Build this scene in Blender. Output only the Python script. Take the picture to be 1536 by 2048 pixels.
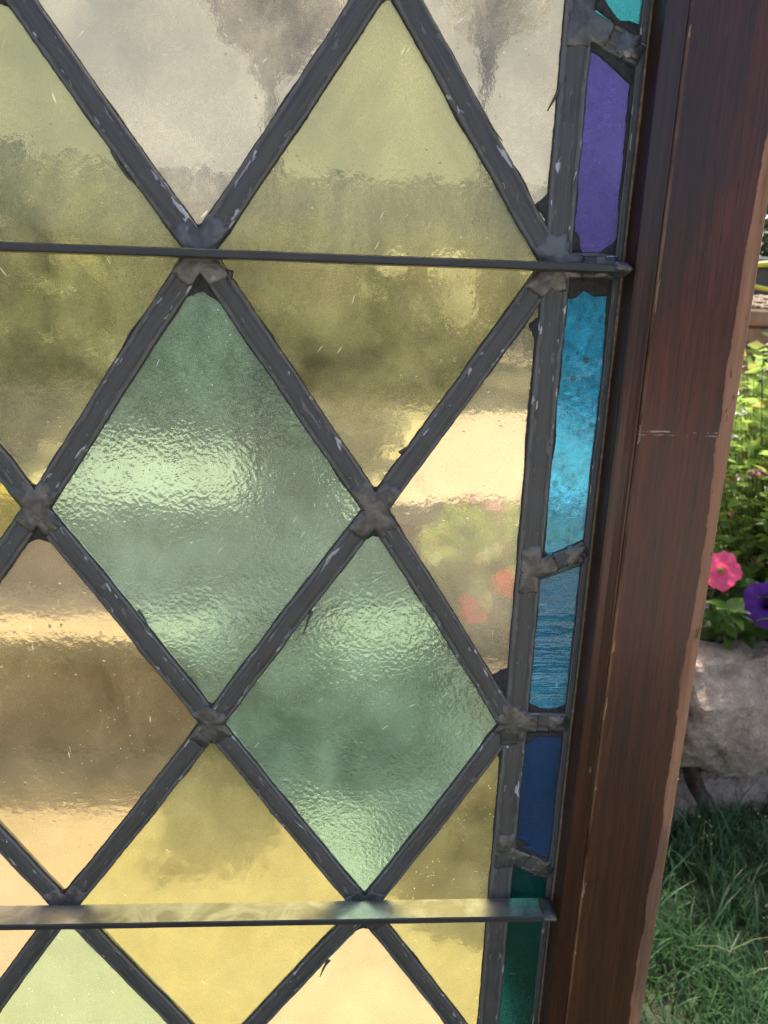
import bpy, math, random
import numpy as np
from mathutils import Vector, Matrix, noise

for o in list(bpy.data.objects):
    bpy.data.objects.remove(o)
SC = bpy.context.scene
COL = SC.collection
RAD = math.radians
random.seed(7)

# ------------------------------------------------------------------ camera
CAM_LOC = Vector((-0.077, -0.286, 0.900))
YAW, PITCH, ROLL = 0.06755, 0.26642, 0.03724
cy, sy, cp, sp = math.cos(YAW), math.sin(YAW), math.cos(PITCH), math.sin(PITCH)
fwd = Vector((sy * cp, cy * cp, -sp))
rgt = Vector((cy, -sy, 0))
upv = rgt.cross(fwd)
c_, s_ = math.cos(ROLL), math.sin(ROLL)
r2 = rgt * c_ + upv * s_
u2 = upv * c_ - rgt * s_
cam_d = bpy.data.cameras.new('camera')
cam = bpy.data.objects.new('camera', cam_d)
COL.objects.link(cam)
M = Matrix.Identity(4)
for i in range(3):
    M[i][0], M[i][1], M[i][2], M[i][3] = r2[i], u2[i], -fwd[i], CAM_LOC[i]
cam.matrix_world = M
cam_d.sensor_fit = 'HORIZONTAL'
cam_d.sensor_width = 36.0
cam_d.lens = 1547 / 1536 * 36
cam_d.clip_start = 0.01
cam_d.clip_end = 500
cam_d.dof.use_dof = True
cam_d.dof.focus_distance = 0.31
cam_d.dof.aperture_fstop = 34.0
SC.camera = cam

# ------------------------------------------------------------------ sky, sun, exposure
SUN_EL, SUN_AZ = RAD(55), RAD(18)          # azimuth measured from +Y towards +X
w = bpy.data.worlds.new('World')
SC.world = w
w.use_nodes = True
wn = w.node_tree
bg = wn.nodes['Background']
sky = wn.nodes.new('ShaderNodeTexSky')
sky.sky_type = 'NISHITA'
sky.sun_disc = False
sky.sun_elevation = SUN_EL
sky.sun_rotation = SUN_AZ
sky.air_density = 0.7
sky.dust_density = 5.0
sky.ozone_density = 0.3
wn.links.new(sky.outputs[0], bg.inputs[0])
bg.inputs[1].default_value = 0.15
sd = bpy.data.lights.new('sun', 'SUN')
sd.energy = 2.4
sd.angle = RAD(0.53)
sd.color = (1.0, 0.95, 0.87)
sun = bpy.data.objects.new('sun', sd)
COL.objects.link(sun)
sdir = Vector((math.sin(SUN_AZ) * math.cos(SUN_EL), math.cos(SUN_AZ) * math.cos(SUN_EL), math.sin(SUN_EL)))
sun.rotation_euler = sdir.to_track_quat('Z', 'Y').to_euler()
sun.location = (1, 3, 6)
SC.view_settings.view_transform = 'Standard'
SC.view_settings.look = 'None'
SC.view_settings.gamma = 1
SC.view_settings.use_curve_mapping = False
SC.view_settings.exposure = 1.65
try:
    cy_ = SC.cycles
    cy_.max_bounces = 14
    cy_.transmission_bounces = 12
    cy_.transparent_max_bounces = 12
    cy_.diffuse_bounces = 4
    cy_.glossy_bounces = 5
    cy_.sample_clamp_indirect = 6
    cy_.blur_glossy = 0.8
    cy_.use_denoising = True
    cy_.denoising_prefilter = "NONE"
    cy_.use_adaptive_sampling = False
except Exception:
    pass


# ------------------------------------------------------------------ node helpers
class NT:
    def __init__(s, name):
        s.m = bpy.data.materials.new(name)
        s.m.use_nodes = True
        s.t = s.m.node_tree
        s.t.nodes.clear()
        s.out = s.t.nodes.new('ShaderNodeOutputMaterial')

    def put(s, node, key, v):
        sock = node.inputs[key]
        if isinstance(v, bpy.types.NodeSocket):
            s.t.links.new(v, sock)
        elif v is not None:
            if isinstance(v, tuple) and len(v) == 3 and sock.type == 'RGBA':
                v = v + (1.0,)
            sock.default_value = v

    def n(s, typ, ins=None, **attr):
        nd = s.t.nodes.new('ShaderNode' + typ)
        for k, v in attr.items():
            setattr(nd, k, v)
        for k, v in (ins or {}).items():
            s.put(nd, k, v)
        return nd

    def coord(s, scale=(1, 1, 1), loc=(0, 0, 0), rot=(0, 0, 0), kind='Object'):
        tc = s.n('TexCoord')
        return s.n('Mapping', {'Vector': tc.outputs[kind], 'Scale': scale, 'Location': loc, 'Rotation': rot}).outputs[0]

    def noise(s, vec, scale, detail=3, rough=.55, dist=0.0):
        return s.n('TexNoise', {'Vector': vec, 'Scale': scale, 'Detail': detail, 'Roughness': rough, 'Distortion': dist}).outputs['Fac']

    def vor(s, vec, scale, feature='F1', smooth=None):
        nd = s.n('TexVoronoi', {'Vector': vec, 'Scale': scale}, feature=feature)
        if smooth is not None:
            nd.inputs['Smoothness'].default_value = smooth
        return nd

    def math(s, op, a, b=0.0, c=None, clamp=False):
        nd = s.n('Math', {0: a, 1: b}, operation=op, use_clamp=clamp)
        if c is not None:
            s.put(nd, 2, c)
        return nd.outputs[0]

    def ramp(s, fac, lo, hi, a=0.0, b=1.0):
        return s.n('MapRange', {'Value': fac, 'From Min': lo, 'From Max': hi, 'To Min': a, 'To Max': b}, clamp=True).outputs[0]

    def mix(s, fac, a, b, blend='MIX'):
        nd = s.n('Mix', {'Factor': fac}, data_type='RGBA', blend_type=blend)
        s.put(nd, 6, a)
        s.put(nd, 7, b)
        return nd.outputs[2]

    def bump(s, h, dist, strength=1.0, normal=None):
        return s.n('Bump', {'Height': h, 'Distance': dist, 'Strength': strength, 'Normal': normal}).outputs[0]

    def bsdf(s, **k):
        names = {'color': 'Base Color', 'rough': 'Roughness', 'metal': 'Metallic', 'ior': 'IOR', 'normal': 'Normal',
                 'trans': 'Transmission Weight', 'coat': 'Coat Weight', 'coat_rough': 'Coat Roughness',
                 'coat_normal': 'Coat Normal', 'spec': 'Specular IOR Level'}
        return s.n('BsdfPrincipled', {names[a]: b for a, b in k.items()}).outputs[0]

    def done(s, sh):
        s.t.links.new(sh, s.out.inputs[0])
        return s.m


def mat_glass(name, tint, rough, style, dust, dcol=None, seed=0.0, amp=1.0, cloud=1.0, speck=1.0, mottle=0.0):
    t = NT(name)
    v = t.coord(loc=(seed, seed * .37, seed * 1.7))
    if style == 'hammered':
        wob = t.noise(v, 160, 2)
        wv = t.n('VectorMath', {0: v, 1: t.n('CombineXYZ', {0: t.math('MULTIPLY', wob, .006), 2: t.math('MULTIPLY', wob, -.006)}).outputs[0]}, operation='ADD').outputs[0]
        a = t.vor(wv, 560, 'SMOOTH_F1', .5).outputs['Distance']
        b = t.noise(v, 1000, 3)
        c = t.noise(v, 60, 2)
        h = t.math('ADD', t.math('MULTIPLY', a, 1.0), t.math('ADD', t.math('MULTIPLY', b, .55), t.math('MULTIPLY', c, .7)))
        mod = t.ramp(t.noise(t.coord(loc=(seed * 3, 0, seed)), 24, 3), .35, .65, .35, 1.25)
        nrm = t.bump(t.math('MULTIPLY', h, mod), .000115 * amp)
    elif style == 'ribbed':
        rv = t.coord(scale=(22, 1, 190), loc=(seed, 0, seed), rot=(0, RAD(3), 0))
        a = t.noise(rv, 1.0, 3, .6)
        b = t.noise(v, 500, 2)
        nrm = t.bump(t.math('ADD', t.math('MULTIPLY', a, 1.8), t.math('MULTIPLY', b, .25)), .00035 * amp)
    else:                                   # seedy, lightly waved drawn glass
        a = t.noise(v, 95, 2)
        b = t.noise(v, 520, 3)
        c = t.noise(t.coord(scale=(1, 1, .45), loc=(seed, 0, -seed)), 38, 2)
        h = t.math('ADD', t.math('MULTIPLY', a, .7), t.math('ADD', t.math('MULTIPLY', b, .20), t.math('MULTIPLY', c, 1.3)))
        sd_ = t.vor(v, 210)
        seed_h = t.math('MULTIPLY', t.ramp(sd_.outputs['Distance'], .16, .05), t.ramp(t.n('SeparateColor', {0: sd_.outputs['Color']}).outputs[0], .72, .74))
        h = t.math('ADD', h, t.math('MULTIPLY', seed_h, .35))
        nrm = t.bump(h, .00016 * amp)
    # dust film, wiped unevenly, and lit specks of dirt
    cl = t.noise(t.coord(scale=(1, 1, .8), loc=(seed * 2, 0, 0)), 26, 5, .62, .6)
    fine = t.noise(v, 700, 2)
    film = t.math('MULTIPLY', t.ramp(cl, .30, .72, 1 - .85 * cloud, 1 + .85 * cloud), t.ramp(fine, .3, .7, .7, 1.3))
    d = t.math('MULTIPLY', film, dust)
    sp1 = t.vor(v, 330)
    k1 = t.math('MULTIPLY', t.ramp(sp1.outputs['Distance'], .11, .05), t.ramp(t.n('SeparateColor', {0: sp1.outputs['Color']}).outputs[1], .66, .68))
    rv_ = t.coord(rot=(0, RAD(35 + seed * 31), 0))
    rv_ = t.n('VectorMath', {0: rv_, 1: t.n('CombineXYZ', {2: t.math('MULTIPLY', t.noise(v, 30, 2), .012)}).outputs[0]}, operation='ADD').outputs[0]
    scv = t.n('Mapping', {'Vector': rv_, 'Scale': (75, 75, 700), 'Location': (seed, 0, seed)}).outputs[0]
    sp2 = t.vor(scv, 1.0)
    k2 = t.math('MULTIPLY', t.ramp(sp2.outputs['Distance'], .16, .09), t.ramp(t.n('SeparateColor', {0: sp2.outputs['Color']}).outputs[2], .958, .962))
    if style == 'ribbed':
        k3 = t.math('MULTIPLY', t.ramp(t.noise(t.coord(scale=(26, 1, 620), loc=(seed, 0, seed), rot=(0, RAD(2), 0)), 1.0, 2, .5), .66, .72), t.ramp(t.noise(v, 420, 2), .40, .55))
        k2 = t.math('MAXIMUM', k2, t.math('MULTIPLY', k3, 1.5))
    k1 = t.math('MULTIPLY', k1, t.ramp(t.noise(t.coord(loc=(seed, 3, 1)), 17, 4, .6), .42, .60, .12, 1.15))
    spk = t.math('MULTIPLY', t.math('MAXIMUM', k1, t.math('MULTIPLY', k2, .5)), .65 * speck, clamp=True)
    tv = t.ramp(t.noise(v, 55, 4), .25, .75, .90, 1.08)
    tc_ = t.n('VectorMath', {0: tint, 'Scale': tv}, operation='SCALE').outputs[0]
    if mottle:
        mo = t.ramp(t.noise(v, 150, 4, .65, 1.0), .32, .68, 1 - .45 * mottle, 1 + .35 * mottle)
        sp3 = t.vor(t.coord(scale=(1, 1, .8), loc=(seed, 2, 0)), 260)
        pit = t.math('MULTIPLY', t.ramp(sp3.outputs['Distance'], .34, .22), t.ramp(t.n('SeparateColor', {0: sp3.outputs['Color']}).outputs[0], .70, .72))
        mo = t.math('MULTIPLY', mo, t.math('SUBTRACT', 1.0, t.math('MULTIPLY', pit, .6 * mottle)))
        tc_ = t.n('VectorMath', {0: tc_, 'Scale': mo}, operation='SCALE').outputs[0]
        dcol = t.n('VectorMath', {0: dcol, 'Scale': mo}, operation='SCALE').outputs[0]
    g = t.bsdf(color=tc_, rough=rough, trans=1.0, ior=1.5, normal=nrm)
    dcol = dcol or tuple(min(1, .25 + .7 * x) for x in tint)
    dd = t.n('MixShader', {0: .55, 1: t.n('BsdfDiffuse', {0: dcol}).outputs[0], 2: t.n('BsdfTranslucent', {0: dcol}).outputs[0]}).outputs[0]
    gl = t.n('MixShader', {0: d, 1: g, 2: dd}).outputs[0]
    return t.done(t.n('MixShader', {0: spk, 1: gl, 2: t.n('BsdfTranslucent', {0: (.92, .92, .86)}).outputs[0]}).outputs[0])


def mat_lead():
    t = NT('aged_lead')
    at = t.n('Attribute', attribute_name='strip').outputs['Vector']
    v = t.coord()
    sv = t.n('Mapping', {'Vector': at, 'Scale': (.30, 1, 1)}).outputs[0]
    lv = t.n('Mapping', {'Vector': at, 'Scale': (.05, 2.2, 1)}).outputs[0]
    lng = t.noise(v, 70, 5, .6)
    stk = t.noise(lv, 1.1, 5, .65)
    pat = t.ramp(t.noise(sv, .42, 5, .62, .5), .615, .63)
    wht = t.ramp(t.noise(t.n('Mapping', {'Vector': at, 'Scale': (.5, .8, 1), 'Location': (31, 17, 3)}).outputs[0], .38, 3, .5, .5), .70, .715)
    base = t.mix(t.ramp(lng, .3, .7), (.043, .041, .037), (.074, .071, .065))
    base = t.mix(t.ramp(stk, .38, .66, 0, .8), base, (.100, .098, .094))
    ac = t.math('ABSOLUTE', t.math('DIVIDE', t.n('SeparateXYZ', {0: at}).outputs[1], 4.7))
    edge = t.ramp(t.math('ADD', ac, t.math('MULTIPLY', t.math('SUBTRACT', t.noise(sv, .5, 4, .6), .5), .9)), .66, .78)
    base = t.mix(t.math('MULTIPLY', edge, .6), base, (.15, .148, .143))
    base = t.mix(t.math('MULTIPLY', pat, .7), base, (.17, .167, .16))
    wht = t.math('MULTIPLY', t.ramp(t.noise(t.n('Mapping', {'Vector': at, 'Scale': (.16, .55, 1), 'Location': (31, 17, 3)}).outputs[0], .9, 3, .5, .4), .64, .655), t.math('MULTIPLY', t.ramp(ac, .38, .5), t.ramp(t.noise(t.n('Mapping', {'Vector': at, 'Scale': (.018, 0, 1)}).outputs[0], 1.0, 2), .44, .50)))
    base = t.mix(wht, base, (.46, .46, .47))
    h = t.math('ADD', t.math('ADD', t.math('MULTIPLY', t.noise(v, 900, 4), .6), t.math('MULTIPLY', stk, .9)), t.math('MULTIPLY', t.math('SUBTRACT', 1.0, t.math('MAXIMUM', pat, wht)), .8))
    return t.done(t.bsdf(color=base, rough=t.ramp(lng, .3, .7, .42, .62), metal=.25, normal=t.bump(h, .00025)))


def mat_solder():
    t = NT('old_solder')
    v = t.coord()
    base = t.mix(t.ramp(t.noise(v, 150, 4, .6, .8), .40, .62), (.065, .063, .060), (.135, .131, .123))
    base = t.mix(t.ramp(t.noise(v, 260, 4), .66, .70), base, (.20, .195, .185))
    h = t.noise(v, 300, 3, .5, .5)
    return t.done(t.bsdf(color=base, rough=.36, metal=.5, normal=t.bump(h, .00035)))


def mat_putty(name='dark_putty', col=(.016, .015, .014)):
    t = NT(name)
    v = t.coord()
    n_ = t.noise(v, 500, 5, .65)
    base = t.mix(t.ramp(n_, .35, .75), col, tuple(x * 3 for x in col))
    return t.done(t.bsdf(color=base, rough=.8, normal=t.bump(n_, .0006)))


def mat_steel():
    t = NT('bar_steel')
    v = t.coord(scale=(.12, 1, 1))
    n_ = t.noise(v, 420, 5, .6)
    n2 = t.noise(t.coord(), 60, 5, .65, 1.0)
    base = t.mix(t.ramp(n2, .4, .7), (.17, .168, .16), (.40, .40, .39))
    rough = t.ramp(n2, .35, .7, .46, .62)
    return t.done(t.bsdf(color=base, rough=rough, metal=.85, normal=t.bump(n_, .00022)))


def mat_bar_dark():  # darker tone for the bar's front edge and underside
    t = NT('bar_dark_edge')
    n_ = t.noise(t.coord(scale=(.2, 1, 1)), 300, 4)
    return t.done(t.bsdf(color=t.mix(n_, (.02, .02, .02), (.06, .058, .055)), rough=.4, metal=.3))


def mat_wood(name, ax, edge=None, bead=False):
    """varnished dark wood; ax = grain axis; edge = (sign, x) gives the bare strip and the worn inner arris"""
    t = NT(name)
    sc = [1.0, 1.0, 1.0]
    sc[ax] = .045
    v = t.coord(scale=tuple(sc))
    sc2 = [1.0, 1.0, 1.0]
    sc2[ax] = .02
    vf = t.coord(scale=tuple(sc2))
    g1 = t.noise(v, 110, 5, .6, .4)
    g2 = t.noise(vf, 1250, 4, .65)
    pore = t.ramp(t.noise(t.coord(scale=tuple(.05 if i == ax else 1 for i in range(3)), loc=(9, 4, 1)), 1900, 2, .5), .60, .68)
    cl = t.noise(t.coord(scale=tuple(.22 if i == ax else 1 for i in range(3))), 30, 4, .6, .6)
    base = t.mix(t.ramp(g1, .3, .72), (.034, .0108, .0054), (.084, .0225, .0088))
    base = t.mix(t.ramp(cl, .48, .68, 0, .8), base, (.125, .026, .011))
    base = t.mix(t.ramp(t.noise(t.coord(scale=tuple(.3 if i == ax else 1 for i in range(3)), loc=(2, 7, 4)), 24, 4, .6), .5, .7, 0, .7), base, (.017, .0105, .008))
    base = t.mix(t.ramp(g2, .35, .68, 0, .7), base, (.012, .0062, .0042))
    base = t.mix(t.math('MULTIPLY', pore, .6), base, (.007, .004, .003))
    sep = t.n('SeparateXYZ', {0: t.n('TexCoord').outputs['Object']})
    coat = .22
    if bead:
        coat = .35
        base = t.mix(t.ramp(g1, .5, .68, 0, .6), base, (.075, .032, .018))
    # small scratches and nicks down to the wood
    vs = t.coord(scale=tuple(40 if i == ax else 160 for i in range(3)), loc=(.3, .1, .7))
    vv = t.vor(vs, 1.0)
    nick = t.math('MULTIPLY', t.ramp(vv.outputs['Distance'], .10, .05), t.ramp(t.n('SeparateColor', {0: vv.outputs['Color']}).outputs[0], .93, .935))
    base = t.mix(t.math('MULTIPLY', nick, .8), base, (.30, .19, .12))
    ssc = t.coord(scale=tuple(900 if i == ax else 55 for i in range(3)), loc=(.1, .2, .9), rot=(0, RAD(4), 0))
    sv2 = t.vor(ssc, 1.0)
    scr = t.math('MULTIPLY', t.ramp(sv2.outputs['Distance'], .22, .10), t.ramp(t.n('SeparateColor', {0: sv2.outputs['Color']}).outputs[1], .975, .98))
    base = t.mix(t.math('MULTIPLY', scr, .55), base, (.30, .24, .21))
    if edge and ax == 2:
        wv_ = t.math('MULTIPLY', t.math('SUBTRACT', t.noise(t.coord(), 90, 3), .5), .0022)
        for z_, h_ in ((.8584, .00022), (.8571, .00014)):
            dz = t.math('ABSOLUTE', t.math('SUBTRACT', t.math('ADD', sep.outputs[2], wv_), z_))
            k = t.math('MULTIPLY', t.ramp(dz, h_ * 1.8, h_), t.ramp(t.noise(t.coord(loc=(z_ * 90, 0, 0)), 150, 3, .6), .46, .58))
            base = t.mix(t.math('MULTIPLY', k, .55), base, (.42, .36, .32))
    rough = t.ramp(cl, .3, .7, .34, .48)
    if edge:
        sgn, strip, arris, across, z0 = edge
        xx = t.math('MULTIPLY', sep.outputs[across], sgn)
        if across == 2:
            xx = t.math('SUBTRACT', xx, z0)
        jag = t.math('ADD', t.math('MULTIPLY', t.math('SUBTRACT', t.noise(t.coord(scale=tuple(.35 if i == ax else 1 for i in range(3))), 160, 4, .65), .5), .0042),
                     t.math('MULTIPLY', t.math('SUBTRACT', t.noise(t.coord(), 14, 2), .5), .006))
        xj = t.math('ADD', xx, jag)
        bare = t.ramp(xj, strip - .0002, strip + .0002)
        strk = t.noise(t.coord(scale=tuple(.06 if i == ax else 1 for i in range(3)), loc=(1, 2, 3)), 260, 5, .6)
        bcol = t.mix(t.ramp(strk, .3, .7), (.17, .080, .042), (.34, .175, .098))
        spots = t.ramp(t.noise(t.coord(scale=tuple(.3 if i == ax else 1 for i in range(3)), loc=(5, 2, 3)), 420, 3), .64, .70)
        bcol = t.mix(t.math('MULTIPLY', spots, .7), bcol, (.028, .014, .009))
        smear = t.ramp(t.noise(t.coord(scale=tuple(.12 if i == ax else 1 for i in range(3)), loc=(8, 2, 3)), 90, 4), .54, .62)
        bcol = t.mix(t.math('MULTIPLY', smear, .55), bcol, (.050, .034, .028))
        base = t.mix(bare, base, bcol)
        rough = t.math('ADD', rough, t.math('MULTIPLY', bare, .3))
        coat = t.math('MULTIPLY', t.math('SUBTRACT', 1.0, bare), .22)
        wear = t.math('MULTIPLY', t.ramp(t.math('ABSOLUTE', t.math('SUBTRACT', xx, arris)), .0006, .0002),
                      t.ramp(t.noise(t.coord(scale=tuple(.25 if i == ax else 1 for i in range(3))), 60, 5, .7), .42, .60))
        base = t.mix(t.math('MULTIPLY', wear, .8), base, (.24, .125, .065))
    h = t.math('ADD', t.math('MULTIPLY', g2, .6), t.math('MULTIPLY', g1, .5))
    nb = t.bump(h, .00018)
    return t.done(t.bsdf(color=base, rough=rough, spec=.3, normal=nb, coat=coat, coat_rough=.16, coat_normal=t.bump(h, .00005)))


def mat_leaf(name, dark, light, trans=.45, tip=None, gloss=.35):
    t = NT(name)
    oi = t.n('ObjectInfo').outputs['Random']
    geo = t.n('NewGeometry')
    rp = geo.outputs['Random Per Island']
    r_ = t.math('FRACT', t.math('ADD', oi, rp))
    n_ = t.noise(t.coord(kind='Generated'), 9, 3)
    c = t.mix(t.ramp(t.math('ADD', t.math('MULTIPLY', r_, .8), t.math('MULTIPLY', n_, .4)), .1, 1.1), dark, light)
    if tip:
        c = t.mix(t.math('MULTIPLY', t.ramp(r_, .90, .92), .9), c, tip)
    cl = t.mix(.5, c, tuple(min(1, x * 1.9 + .01) for x in light))
    d = t.n('BsdfPrincipled', {'Base Color': c, 'Roughness': gloss, 'Specular IOR Level': .45}).outputs[0]
    tr = t.n('BsdfTranslucent', {0: cl}).outputs[0]
    return t.done(t.n('MixShader', {0: trans, 1: d, 2: tr}).outputs[0])


def mat_petal(name, col, throat, vein):
    t = NT(name)
    v = t.coord()
    ln = t.n('VectorMath', {0: t.coord(scale=(1, 1, 0))}, operation='LENGTH').outputs[1]
    n_ = t.noise(v, 140, 4)
    c = t.mix(t.ramp(n_, .35, .7), col, vein)
    c = t.mix(t.ramp(ln, .0068, .0052), c, throat)
    d = t.n('BsdfPrincipled', {'Base Color': c, 'Roughness': .6, 'Normal': t.bump(n_, .0006)}).outputs[0]
    return t.done(t.n('MixShader', {0: .4, 1: d, 2: t.n('BsdfTranslucent', {0: c}).outputs[0]}).outputs[0])


def mat_simple(name, a, b, scale=20, rough=.8, bump=.003, detail=6, a2=None, coat=0.0, metal=0.0, stretch=(1, 1, 1)):
    t = NT(name)
    v = t.coord(scale=stretch)
    n1 = t.noise(v, scale, detail, .62)
    n2 = t.noise(v, scale * 5.3, detail, .6)
    c = t.mix(t.ramp(n1, .3, .72), a, b)
    if a2:
        c = t.mix(t.ramp(t.noise(t.coord(loc=(4, 5, 6)), scale * .6, 4, .6), .52, .68, 0, .8), c, a2)
    c = t.mix(t.ramp(n2, .35, .7, 0, .35), c, tuple(x * .5 for x in a))
    h = t.math('ADD', n1, t.math('MULTIPLY', n2, .4))
    return t.done(t.bsdf(color=c, rough=rough, metal=metal, normal=t.bump(h, bump), coat=coat))


# ------------------------------------------------------------------ mesh helpers
class MB:
    def __init__(s):
        s.v, s.f, s.mi = [], [], []

    def add(s, vs, fs, m=0):
        o = len(s.v)
        s.v += [tuple(p) for p in vs]
        for f in fs:
            s.f.append(tuple(i + o for i in f))
            s.mi.append(m)

    def box(s, a, b, m=0):
        x0, y0, z0 = a
        x1, y1, z1 = b
        s.add([(x0, y0, z0), (x1, y0, z0), (x1, y1, z0), (x0, y1, z0), (x0, y0, z1), (x1, y0, z1), (x1, y1, z1), (x0, y1, z1)],
              [(0, 3, 2, 1), (4, 5, 6, 7), (0, 1, 5, 4), (1, 2, 6, 5), (2, 3, 7, 6), (3, 0, 4, 7)], m)

    def bevel_box(s, a, b, r, m=0):
        """box with its four long edges (x axis) bevelled and its ends slightly drawn in"""
        x0, y0, z0 = a
        x1, y1, z1 = b
        ring = [(y0 + r, z0), (y1 - r, z0), (y1, z0 + r), (y1, z1 - r), (y1 - r, z1), (y0 + r, z1), (y0, z1 - r), (y0, z0 + r)]
        cyy, cz = (y0 + y1) / 2, (z0 + z1) / 2
        st = []
        for x, k in ((x0, 1 - 2 * r / max(abs(z1 - z0), .001)), (x0 + r, 1), (x1 - r, 1), (x1, 1 - 2 * r / max(abs(z1 - z0), .001))):
            k = max(k, .5)
            st.append([(x, cyy + (y - cyy) * k, cz + (z - cz) * k) for y, z in ring])
        s.loft(st, True, True, m)

    def loft(s, rings, closed=True, caps=True, m=0):
        n = len(rings[0])
        vs = [p for r in rings for p in r]
        fs = []
        for i in range(len(rings) - 1):
            for j in range(n if closed else n - 1):
                k = (j + 1) % n
                fs.append((i * n + j, i * n + k, (i + 1) * n + k, (i + 1) * n + j))
        if caps:
            fs.append(tuple(reversed(range(n))))
            fs.append(tuple((len(rings) - 1) * n + j for j in range(n)))
        s.add(vs, fs, m)

    def tube(s, pts, rad, n=8, m=0):
        pts = [Vector(p) for p in pts]
        rings = []
        for i, p in enumerate(pts):
            d = (pts[min(i + 1, len(pts) - 1)] - pts[max(i - 1, 0)]).normalized()
            a = d.cross(Vector((0.31, 0.2, .93)))
            if a.length < .05:
                a = d.cross(Vector((1, 0, 0)))
            a.normalize()
            b = d.cross(a)
            r = rad[i] if isinstance(rad, (list, tuple)) else rad
            rings.append([p + (a * math.cos(2 * math.pi * j / n) + b * math.sin(2 * math.pi * j / n)) * r for j in range(n)])
        s.loft(rings, True, True, m)

    def mesh(s, name, mats, smooth=False):
        me = bpy.data.meshes.new(name)
        me.from_pydata(s.v, [], s.f)
        for m in (mats if isinstance(mats, (list, tuple)) else [mats]):
            me.materials.append(m)
        if any(s.mi):
            me.polygons.foreach_set('material_index', s.mi)
        if smooth:
            me.polygons.foreach_set('use_smooth', [True] * len(me.polygons))
        me.update()
        return me


def link(name, data, parent=None, loc=None, **props):
    o = bpy.data.objects.new(name, data)
    COL.objects.link(o)
    if parent:
        o.parent = parent
    if loc is not None:
        o.location = loc
    for k, v in props.items():
        if v is not None:
            o[k] = v
    return o


def thing(name, label, cat, loc=(0, 0, 0), group=None):
    return link(name, None, None, loc, label=label, category=cat, group=group)


def n3(x, y, z):
    return noise.noise(Vector((x, y, z)))


# ------------------------------------------------------------------ materials
LEAD, SOLDER, PUTTY, STEEL, BARDK = mat_lead(), mat_solder(), mat_putty(), mat_steel(), mat_bar_dark()
TANPUTTY = mat_putty('dry_tan_putty', (.085, .062, .036))
CONC = mat_simple('tan_concrete', (.295, .257, .185), (.365, .32, .232), 9, .85, .003)
RISER = mat_simple('shade_brown_riser', (.23, .165, .105), (.32, .24, .16), 14, .85, .004)  # browner than the treads: the risers' shade is put into the colour
STONE = mat_simple('wall_stone', (.44, .305, .21), (.84, .66, .50), 38, .9, .03, 12, a2=(.42, .28, .20))
STONE2 = mat_simple('wall_stone_ochre', (.32, .225, .14), (.64, .51, .38), 38, .9, .03, 12, a2=(.34, .20, .08))
SOIL = mat_simple('dark_soil', (.018, .013, .010), (.045, .033, .024), 40, .95, .02)
LAWN = mat_simple('lawn_ground', (.030, .042, .016), (.060, .070, .030), 18, .95, .02, a2=(.085, .065, .04))
SIDING = mat_simple('cream_siding', (.74, .69, .58), (.82, .77, .66), 3, .6, .0005)
TRIM = mat_simple('pale_trim', (.72, .68, .58), (.78, .74, .66), 4, .5, .0005)
ROOF = mat_simple('roof_shingle', (.07, .06, .055), (.12, .10, .09), 12, .9, .01)
FENCE = mat_simple('grey_fence_wood', (.22, .20, .165), (.36, .33, .27), 16, .85, .002, stretch=(1, 1, .1))
BARK = mat_simple('bark', (.05, .035, .025), (.11, .08, .06), 30, .9, .01, stretch=(1, 1, .3))
STEM = mat_simple('green_stem', (.06, .08, .02), (.10, .11, .035), 40, .6, .001)
POT = mat_simple('grey_glazed_pot', (.06, .075, .06), (.10, .12, .09), 12, .35, .001)
TERRA = mat_simple('weathered_terracotta', (.24, .13, .07), (.36, .21, .12), 20, .85, .003, a2=(.22, .19, .13))
GREYW = mat_simple('grey_render', (.075, .077, .08), (.11, .112, .115), 14, .85, .002)
HOSE = mat_simple('yellow_hose', (.62, .60, .03), (.72, .70, .06), 30, .4, .0003)
STRAW = mat_simple('straw', (.42, .33, .20), (.62, .53, .36), 50, .7, .001)
WINGLASS = NT('house_window_glass')
WINGLASS = WINGLASS.done(WINGLASS.bsdf(color=(.03, .035, .04), rough=.06))

L_SPIREA = mat_leaf('spirea_leaf', (.075, .150, .025), (.26, .36, .075), .55, tip=(.33, .07, .05))
L_PET = mat_leaf('petunia_leaf', (.040, .095, .018), (.11, .20, .036), .45)
L_GOLD = mat_leaf('golden_leaf', (.20, .21, .08), (.38, .36, .17), .45)
L_DARK = mat_leaf('evergreen_leaf', (.016, .032, .010), (.042, .065, .020), .25)
L_MID = mat_leaf('hedge_leaf', (.024, .042, .013), (.058, .080, .026), .3)
L_OLIVE = mat_leaf('olive_shrub_leaf', (.07, .08, .035), (.14, .14, .06), .35)
L_RED = mat_leaf('red_leaf', (.060, .021, .015), (.115, .042, .028), .16)
L_GREY = mat_leaf('silver_leaf', (.12, .115, .085), (.21, .20, .15), .35)
L_PINK = mat_leaf('spirea_bloom', (.48, .13, .20), (.70, .28, .36), .35)
L_GRASS = mat_leaf('grass_blade', (.026, .070, .021), (.066, .138, .047), .38, gloss=.32)
L_STRAWG = mat_leaf('dry_grass', (.16, .15, .07), (.30, .28, .15), .35)

# ------------------------------------------------------------------ the ground
def sheet(name, x0, x1, y0, y1, z, mat, nx=1, ny=1, amp=0.0, z0=None):
    b = MB()
    vs, fs = [], []
    for j in range(ny + 1):
        for i in range(nx + 1):
            x, y = x0 + (x1 - x0) * i / nx, y0 + (y1 - y0) * j / ny
            vs.append((x, y, z + amp * n3(x * 6, y * 6, 1)))
    for j in range(ny):
        for i in range(nx):
            a = j * (nx + 1) + i
            fs.append((a, a + 1, a + nx + 2, a + nx + 1))
    b.add(vs, fs)
    return link(name, b.mesh(name, mat), None, None, kind='structure')


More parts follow.
